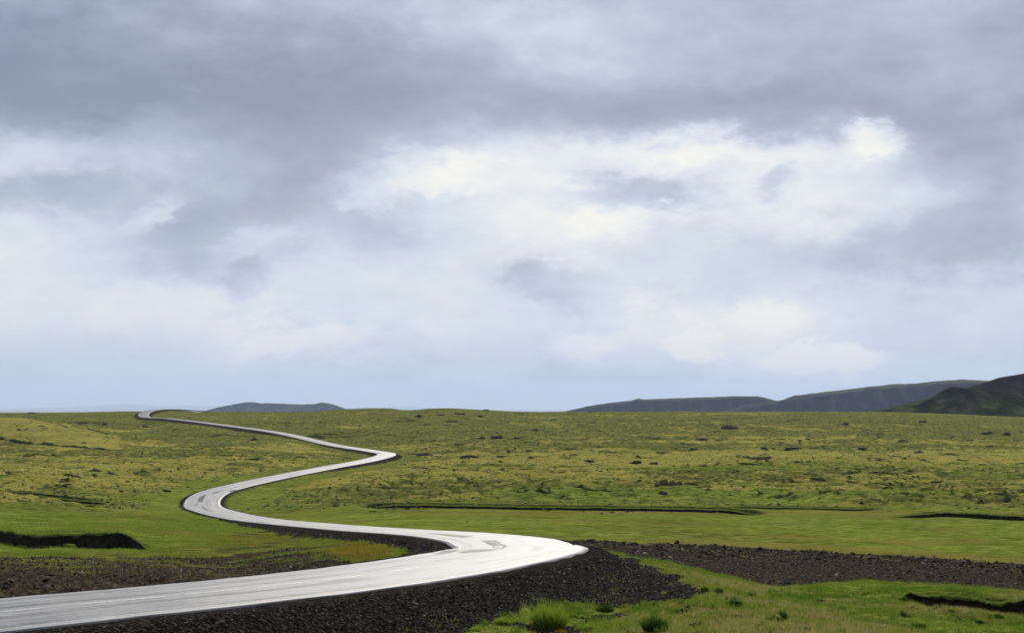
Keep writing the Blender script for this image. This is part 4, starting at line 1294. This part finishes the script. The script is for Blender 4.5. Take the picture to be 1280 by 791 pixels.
ROCKS = [
    (608, 513, 7, 4, "small dark rock standing up on the skyline at the middle of the crest"),
    (575, 518, 18, 4, "low dark outcrop just under the skyline left of the skyline rock"),
    (551, 519, 14, 3, "thin dark ledge of rock below the skyline, left of the low outcrop"),
    (600, 521, 10, 3.5, "small dark outcrop below the skyline rock"),
    (523, 521, 11, 5, "dark outcrop under the rounded rise of the crest"),
    (692, 525, 9, 3.5, "small dark outcrop below the left end of the long blue mesa"),
    (602, 548, 11, 5, "left rock of the dark pair on the moor right of the third bend"),
    (621, 548, 20, 9, "tallest dark heap of rocks on the moor right of the third bend"),
    (646, 548, 9, 4, "small dark rock right of the tallest heap of rocks"),
    (573, 556, 17, 3, "thin dark ledge on the moor below left of the rock pair"),
    (530, 569, 24, 6, "dark flat outcrop closest to the outer side of the third road bend"),
    (588, 571, 34, 4.5, "left half of the long low dark outcrop in the yellow moss"),
    (625, 571, 34, 4.5, "right half of the long low dark outcrop in the yellow moss"),
    (667, 538, 9, 3, "small dark rock high on the moor right of the rock heap"),
    (712, 562, 26, 4, "low dark ledge in green moss left of the dark peaked outcrops"),
    (737, 578, 19, 7, "peaked grey outcrop left of the twin peaked outcrops"),
    (794, 579, 17, 8, "pointed dark outcrop in yellow moss at the middle of the moor"),
    (798, 571, 10, 3.5, "small dark rock right behind the pointed outcrop"),
    (816, 580, 13, 5.5, "arched dark rock right of the pointed outcrop"),
    (877, 550, 21, 5, "long dark outcrop on the upper moor below the plateau's left foot"),
    (898, 551, 12, 3, "low dark ledge at the right end of the long upper outcrop"),
    (866, 563, 16, 6, "grey outcrop below the long upper outcrop"),
    (748, 559, 8, 3, "small dark rock above the peaked grey outcrop"),
    (751, 589, 6, 3.5, "tiny dark rock alone in the yellow moss below the peaked outcrop"),
    (750, 539, 9, 3, "small dark rock high on the moor under the mesa"),
    (955, 561, 13, 4, "dark rock left of the broad brown and dark outcrop"),
    (988, 561, 27, 6, "broad dark outcrop in the moor right of the middle"),
    (1029, 558, 9, 3, "small dark rock right of the broad outcrop"),
    (1078, 562, 13, 6, "dark outcrop on the moor below the left foot of the dark hill"),
    (1057, 530, 12, 4, "dark rock near the skyline left of the dark hill"),
    (1010, 549, 8, 3, "small dark rock above the broad outcrop"),
    (1234, 542, 17, 5, "long dark rock on the moor under the dark hill, left of the block"),
    (1257, 543, 12, 6, "blocky dark rock on the moor under the dark hill at far right"),
    (1149, 566, 15, 5, "dark jagged outcrop at the centre of the right moor"),
    (1238, 558, 16, 3, "thin dark ledge below the rocks under the dark hill"),
    (1129, 551, 18, 3, "thin dark ledge above left of the jagged right moor outcrop"),
    (1153, 575, 9, 3.5, "small dark rock below the jagged right moor outcrop"),
    (1100, 547, 11, 3, "small dark rock left of the thin ledge on the right moor"),
    (1228, 581, 9, 3, "small dark rock low on the right moor"),
    (1094, 591, 11, 4, "dark rock on yellow moss above the green flats at right"),
    (1170, 603, 22, 3.5, "low dark ledge on yellow moss at the right, nearest the flats"),
    (318, 550, 12, 6, "dark bushy rock in the grass below the long far straight of road"),
    (184, 534, 13, 4, "dark low rock below the farthest road bend"),
    (209, 614, 11, 6, "dark rock just left of the second bend's grass bank"),
    (82, 606, 21, 2.6, "dark sliver of rock in yellow moss on the left moor"),
    (105, 554, 8, 3, "small dark rock on the back of the yellow mound at left"),
    (131, 530, 9, 3, "small dark rock high on the left moor"),
    (139, 592, 13, 4, "dark rock left of the middle straight of road"),
    (95, 595, 16, 3, "dark low ledge left of the rock by the middle straight"),
    (40, 517, 14, 4, "dark low outcrop at the left end of the skyline"),
]
for i, (px, py, wp, hp, lb) in enumerate(ROCKS):
    outcrop(px, py, wp, hp, lb, 'dark', i)
outcrop(1153, 528, 11, 5, "pale rock at the foot of the dark hill's scree", 'pale', 70)
outcrop(836, 607, 46, 8, "brown mossy knoll in yellow moss above the long dark bank", 'knoll', 71)
outcrop(911, 536, 24, 7, "brown rounded knoll high on the moor below the blue plateau", 'knoll', 72)
outcrop(947, 574, 46, 6, "wide brown knoll in yellow moss below the broad dark outcrop", 'knoll', 73)
outcrop(723, 609, 17, 4, "small dark knoll at the end of the green streak left of the brown knoll", 'knoll', 74)
outcrop(828, 617, 14, 5, "dark little knoll below the brown mossy knoll", 'knoll', 75)
outcrop(584, 652, 4, 2.5, "lone dark stone on the smooth green field behind the first bend", 'stone', 80)
outcrop(983, 729, 11, 4.5, "dark boulder at the near edge of the brown soil band", 'stone', 81)
outcrop(1009, 700, 6, 5, "upright dark stone in the middle of the brown soil band", 'stone', 82)
outcrop(7, 734, 8, 6, "dark boulder on brown ground by the road's upper edge at left", 'stone', 83)

# ------------------------------------------------------------------ eroded banks: > soil face, turf lip, fringe of grass
m_peat, t, b = material("peat", 1.0, 0.0)
geo = t.new('ShaderNodeNewGeometry').outputs['Position']
n = t.noise(t.vmath('MULTIPLY', geo, (1, 1, 2.5)), 1.8, 5, 0.65)
t.put(b.inputs['Base Color'], t.ramp(n, [(0.38, (0.012, 0.009, 0.006)), (0.54, (0.034, 0.026, 0.018)), (0.68, (0.075, 0.058, 0.040))]))
bump(t, b, n, 0.9, 0.3)
m_turf, t, b = material("turf", 1.0, 0.0)
geo = t.new('ShaderNodeNewGeometry').outputs['Position']
n = t.noise(geo, 0.7, 5, 0.65)
t.put(b.inputs['Base Color'], t.ramp(n, [(0.3, (0.060, 0.080, 0.018)), (0.55, (0.115, 0.140, 0.028)), (0.8, (0.18, 0.18, 0.045))]))
bump(t, b, t.noise(geo, 4.0, 4, 0.7), 0.8, 0.2)


def bank(key, name, cat, label, hscale=1.0, fringe=600, start=0.03, end=0.97, over=0.25):
    bk = BANKS[key]
    a0, a1 = bk['a'][0], bk['a'][-1]
    aa = np.linspace(a0 + (a1 - a0) * start, a0 + (a1 - a0) * end, 260)
    rb = np.interp(aa, bk['a'], bk['r'])
    rb = rb * (1 + 0.004 * fbm(rb * np.sin(aa), aa * 0 + 3.3, 0.03 * bk['r'].mean(), 3, seed=77))
    face = 0.006 * rb if key != 'ditch' else np.full_like(rb, 0.45)
    u = np.linspace(0, 1, len(aa))
    jig = 0.5 * face * fbm(rb * aa, aa * 0, 3.0, 4, 0.6, seed=91)
    r_bot, r_top = rb - 1.5 * face + jig, rb + 1.15 * face
    zt = zat(r_top * np.sin(aa), r_top * np.cos(aa)) + 0.03
    zb = zat(r_bot * np.sin(aa), r_bot * np.cos(aa))
    ends = np.clip(np.minimum(u, 1 - u) / 0.06, 0.0, 1)
    uneven = 1 + 0.45 * fbm(rb * aa, aa * 0 + 4.4, 7.0 * (rb.mean() / 140) ** 0.7, 4, 0.6, seed=95)
    zt = zb + np.maximum(zt - zb, 0.02) * hscale * (np.clip(uneven, 0.75, 1.18) if key in ('left', 'ditch', 'right') else 1)
    if key == 'ditch':
        zt = zb + np.clip(zt - zb, 0.55, 0.9) * np.clip(uneven, 0.6, 1.2)
    zt = zb + (zt - zb) * ends - 0.06 * (1 - ends)
    root = empty(name, (float(rb.mean() * math.sin(aa.mean())), float(rb.mean() * math.cos(aa.mean())), float(zb.mean())), label, cat, "eroded turf banks")
    off = np.array(root.location)
    nv = 7
    vv = np.linspace(0, 1, nv)
    rows = []
    for v in vv:
        rr = r_bot + face * 0.35 * (0.5 - abs(v - 0.45)) + 0.22 * face * fbm(rb * aa, aa * 0 + v * 2.1, 1.6, 3, 0.6, seed=92)
        rows.append(np.stack([rr * np.sin(aa), rr * np.cos(aa), zb - 0.15 + (zt - zb + 0.15) * v], -1) - off)
    V = np.stack(rows, 0)
    i = np.arange(V.shape[0] * V.shape[1]).reshape(V.shape[:2])
    q = np.stack([i[:-1, :-1], i[:-1, 1:], i[1:, 1:], i[1:, :-1]], -1).reshape(-1, 4)
    link("soil_face", make_mesh("soil_face", V.reshape(-1, 3), quads=q), m_peat, root)
    # the sward runs over the edge and hangs down a hand or two
    droop = over * (0.6 + 0.9 * fbm(rb * aa, aa * 0 + 8, 1.3, 3, 0.6, seed=93)) * np.clip(zt - zb, 0.05, 1)
    prof = [(r_top + 0.5 * face, -0.02), (r_top, 0.0), (r_bot + 0.3 * face, 0.03), (r_bot - 0.10, 0.02), (r_bot - 0.16, -0.4), (r_bot - 0.12, -1.0)]
    rows = []
    for rr, dz in prof:
        zz = zt + (dz * droop if dz < -0.1 else dz)
        if rr is prof[0][0]:
            zz = zat(rr * np.sin(aa), rr * np.cos(aa)) - 0.02
        rows.append(np.stack([rr * np.sin(aa), rr * np.cos(aa), zz], -1) - off)
    V = np.stack(rows, 0)
    i = np.arange(V.shape[0] * V.shape[1]).reshape(V.shape[:2])
    q = np.stack([i[:-1, :-1], i[:-1, 1:], i[1:, 1:], i[1:, :-1]], -1).reshape(-1, 4)
    lm = make_mesh("turf_lip", V.reshape(-1, 3), quads=q[:, ::-1])
    smooth(lm)
    link("turf_lip", lm, m_turf, root)
    # sods that have slipped down to the foot
    for m in range(14 if key == 'left' else 7 if key == 'ditch' else 0):
        q_ = int(RNG.integers(12, len(aa) - 12))
        dr = RNG.uniform(0.3, 2.6) if key == 'left' else RNG.uniform(0.1, 1.2)
        rr = r_bot[q_] - dr
        xx, yy = rr * math.sin(aa[q_]), rr * math.cos(aa[q_])
        wd_ = RNG.uniform(0.25, 0.75) * (1.0 if key == 'left' else 0.5)
        lump("sod", wd_, wd_ * 0.8, wd_ * RNG.uniform(0.3, 0.6), m_turf if RNG.uniform() < 0.6 else m_peat, root, 1200 + m, (xx - off[0], yy - off[1], float(zat(xx, yy)[0]) - off[2]), sub=2, jag=0.5)
    if fringe:
        k = RNG.integers(0, len(aa), fringe)
        ja = aa[k] + RNG.uniform(-.5, .5, fringe) * (aa[1] - aa[0])
        jr = (r_bot - 0.15)[k] + RNG.uniform(0, 1, fringe) * (1.4 * face)[k]
        zz = zt[k]
        pos = np.stack([jr * np.sin(ja), jr * np.cos(ja), zz], -1) - off
        sc_ = rb[k] / 140.0
        V, T = blades_arrays(pos, RNG.uniform(0.05, 0.22, fringe) * sc_ ** 0.5, RNG.uniform(0.03, 0.07, fringe) * sc_, RNG.uniform(-.8, .8, fringe), RNG.uniform(0, 0.2, fringe), RNG.uniform(0, 6.28, fringe))
        me = make_mesh("grass_fringe", V, tris=T)
        tn = np.clip(RNG.normal(0.4, 0.2, fringe), 0, 1)
        attr(me, 'tone', np.repeat(np.stack([tn, tn, tn, tn * 0 + 1], -1), 5, 0))
        link("grass_fringe", me, m_grass, root, kind='stuff')
    return root


bank('left', "turf_bank", "turf bank", "tall black undercut turf bank with overhanging green lip above the brown ground at left", 1.15, 900)
bank('left_field', "turf_bank", "turf bank", "long thin dark bank at left edge between yellow moss and the green field", 0.6, 300)
bank('left_back', "turf_ledge", "turf bank", "thin dark ledge in the green field just behind the tall undercut turf bank", 0.7, 120)
bank('long', "turf_bank", "turf bank", "longest thin dark peat bank across the middle behind the green field", 0.62, 900)
bank('upper', "turf_bank", "turf bank", "thin dark grassy ridge line just above the right end of the longest peat bank", 0.65, 300)
bank('right', "turf_bank", "turf bank", "dark brown bank of bare soil at the right edge of the green field", 0.85, 400)
bank('ditch', "peat_ditch", "ditch", "short black peat cut in bright wet grass at the lower right", 1.0, 900)

# ------------------------------------------------------------------ haze
def box(name, x0, x1, y0, y1, z0, z1):
    vs = [(x, y, z) for x in (x0, x1) for y in (y0, y1) for z in (z0, z1)]
    fs = [(0, 1, 3, 2), (4, 6, 7, 5), (0, 4, 5, 1), (2, 3, 7, 6), (0, 2, 6, 4), (1, 5, 7, 3)]
    return make_mesh(name, vs, faces=fs)


hz = bpy.data.materials.new("haze")
hz.use_nodes = True
t = NT(hz.node_tree)
t.n.clear()
vol = t.new('ShaderNodeVolumePrincipled')
vol.inputs['Color'].default_value = (0.64, 0.77, 1.0, 1)
vol.inputs['Density'].default_value = 2.7e-5
vol.inputs['Anisotropy'].default_value = 0.2
mo = t.new('ShaderNodeOutputMaterial')
t.l.new(vol.outputs[0], mo.inputs['Volume'])
link("haze", box("haze", -82000, 82000, -82000, 82000, -140, 1150), hz, kind='stuff')
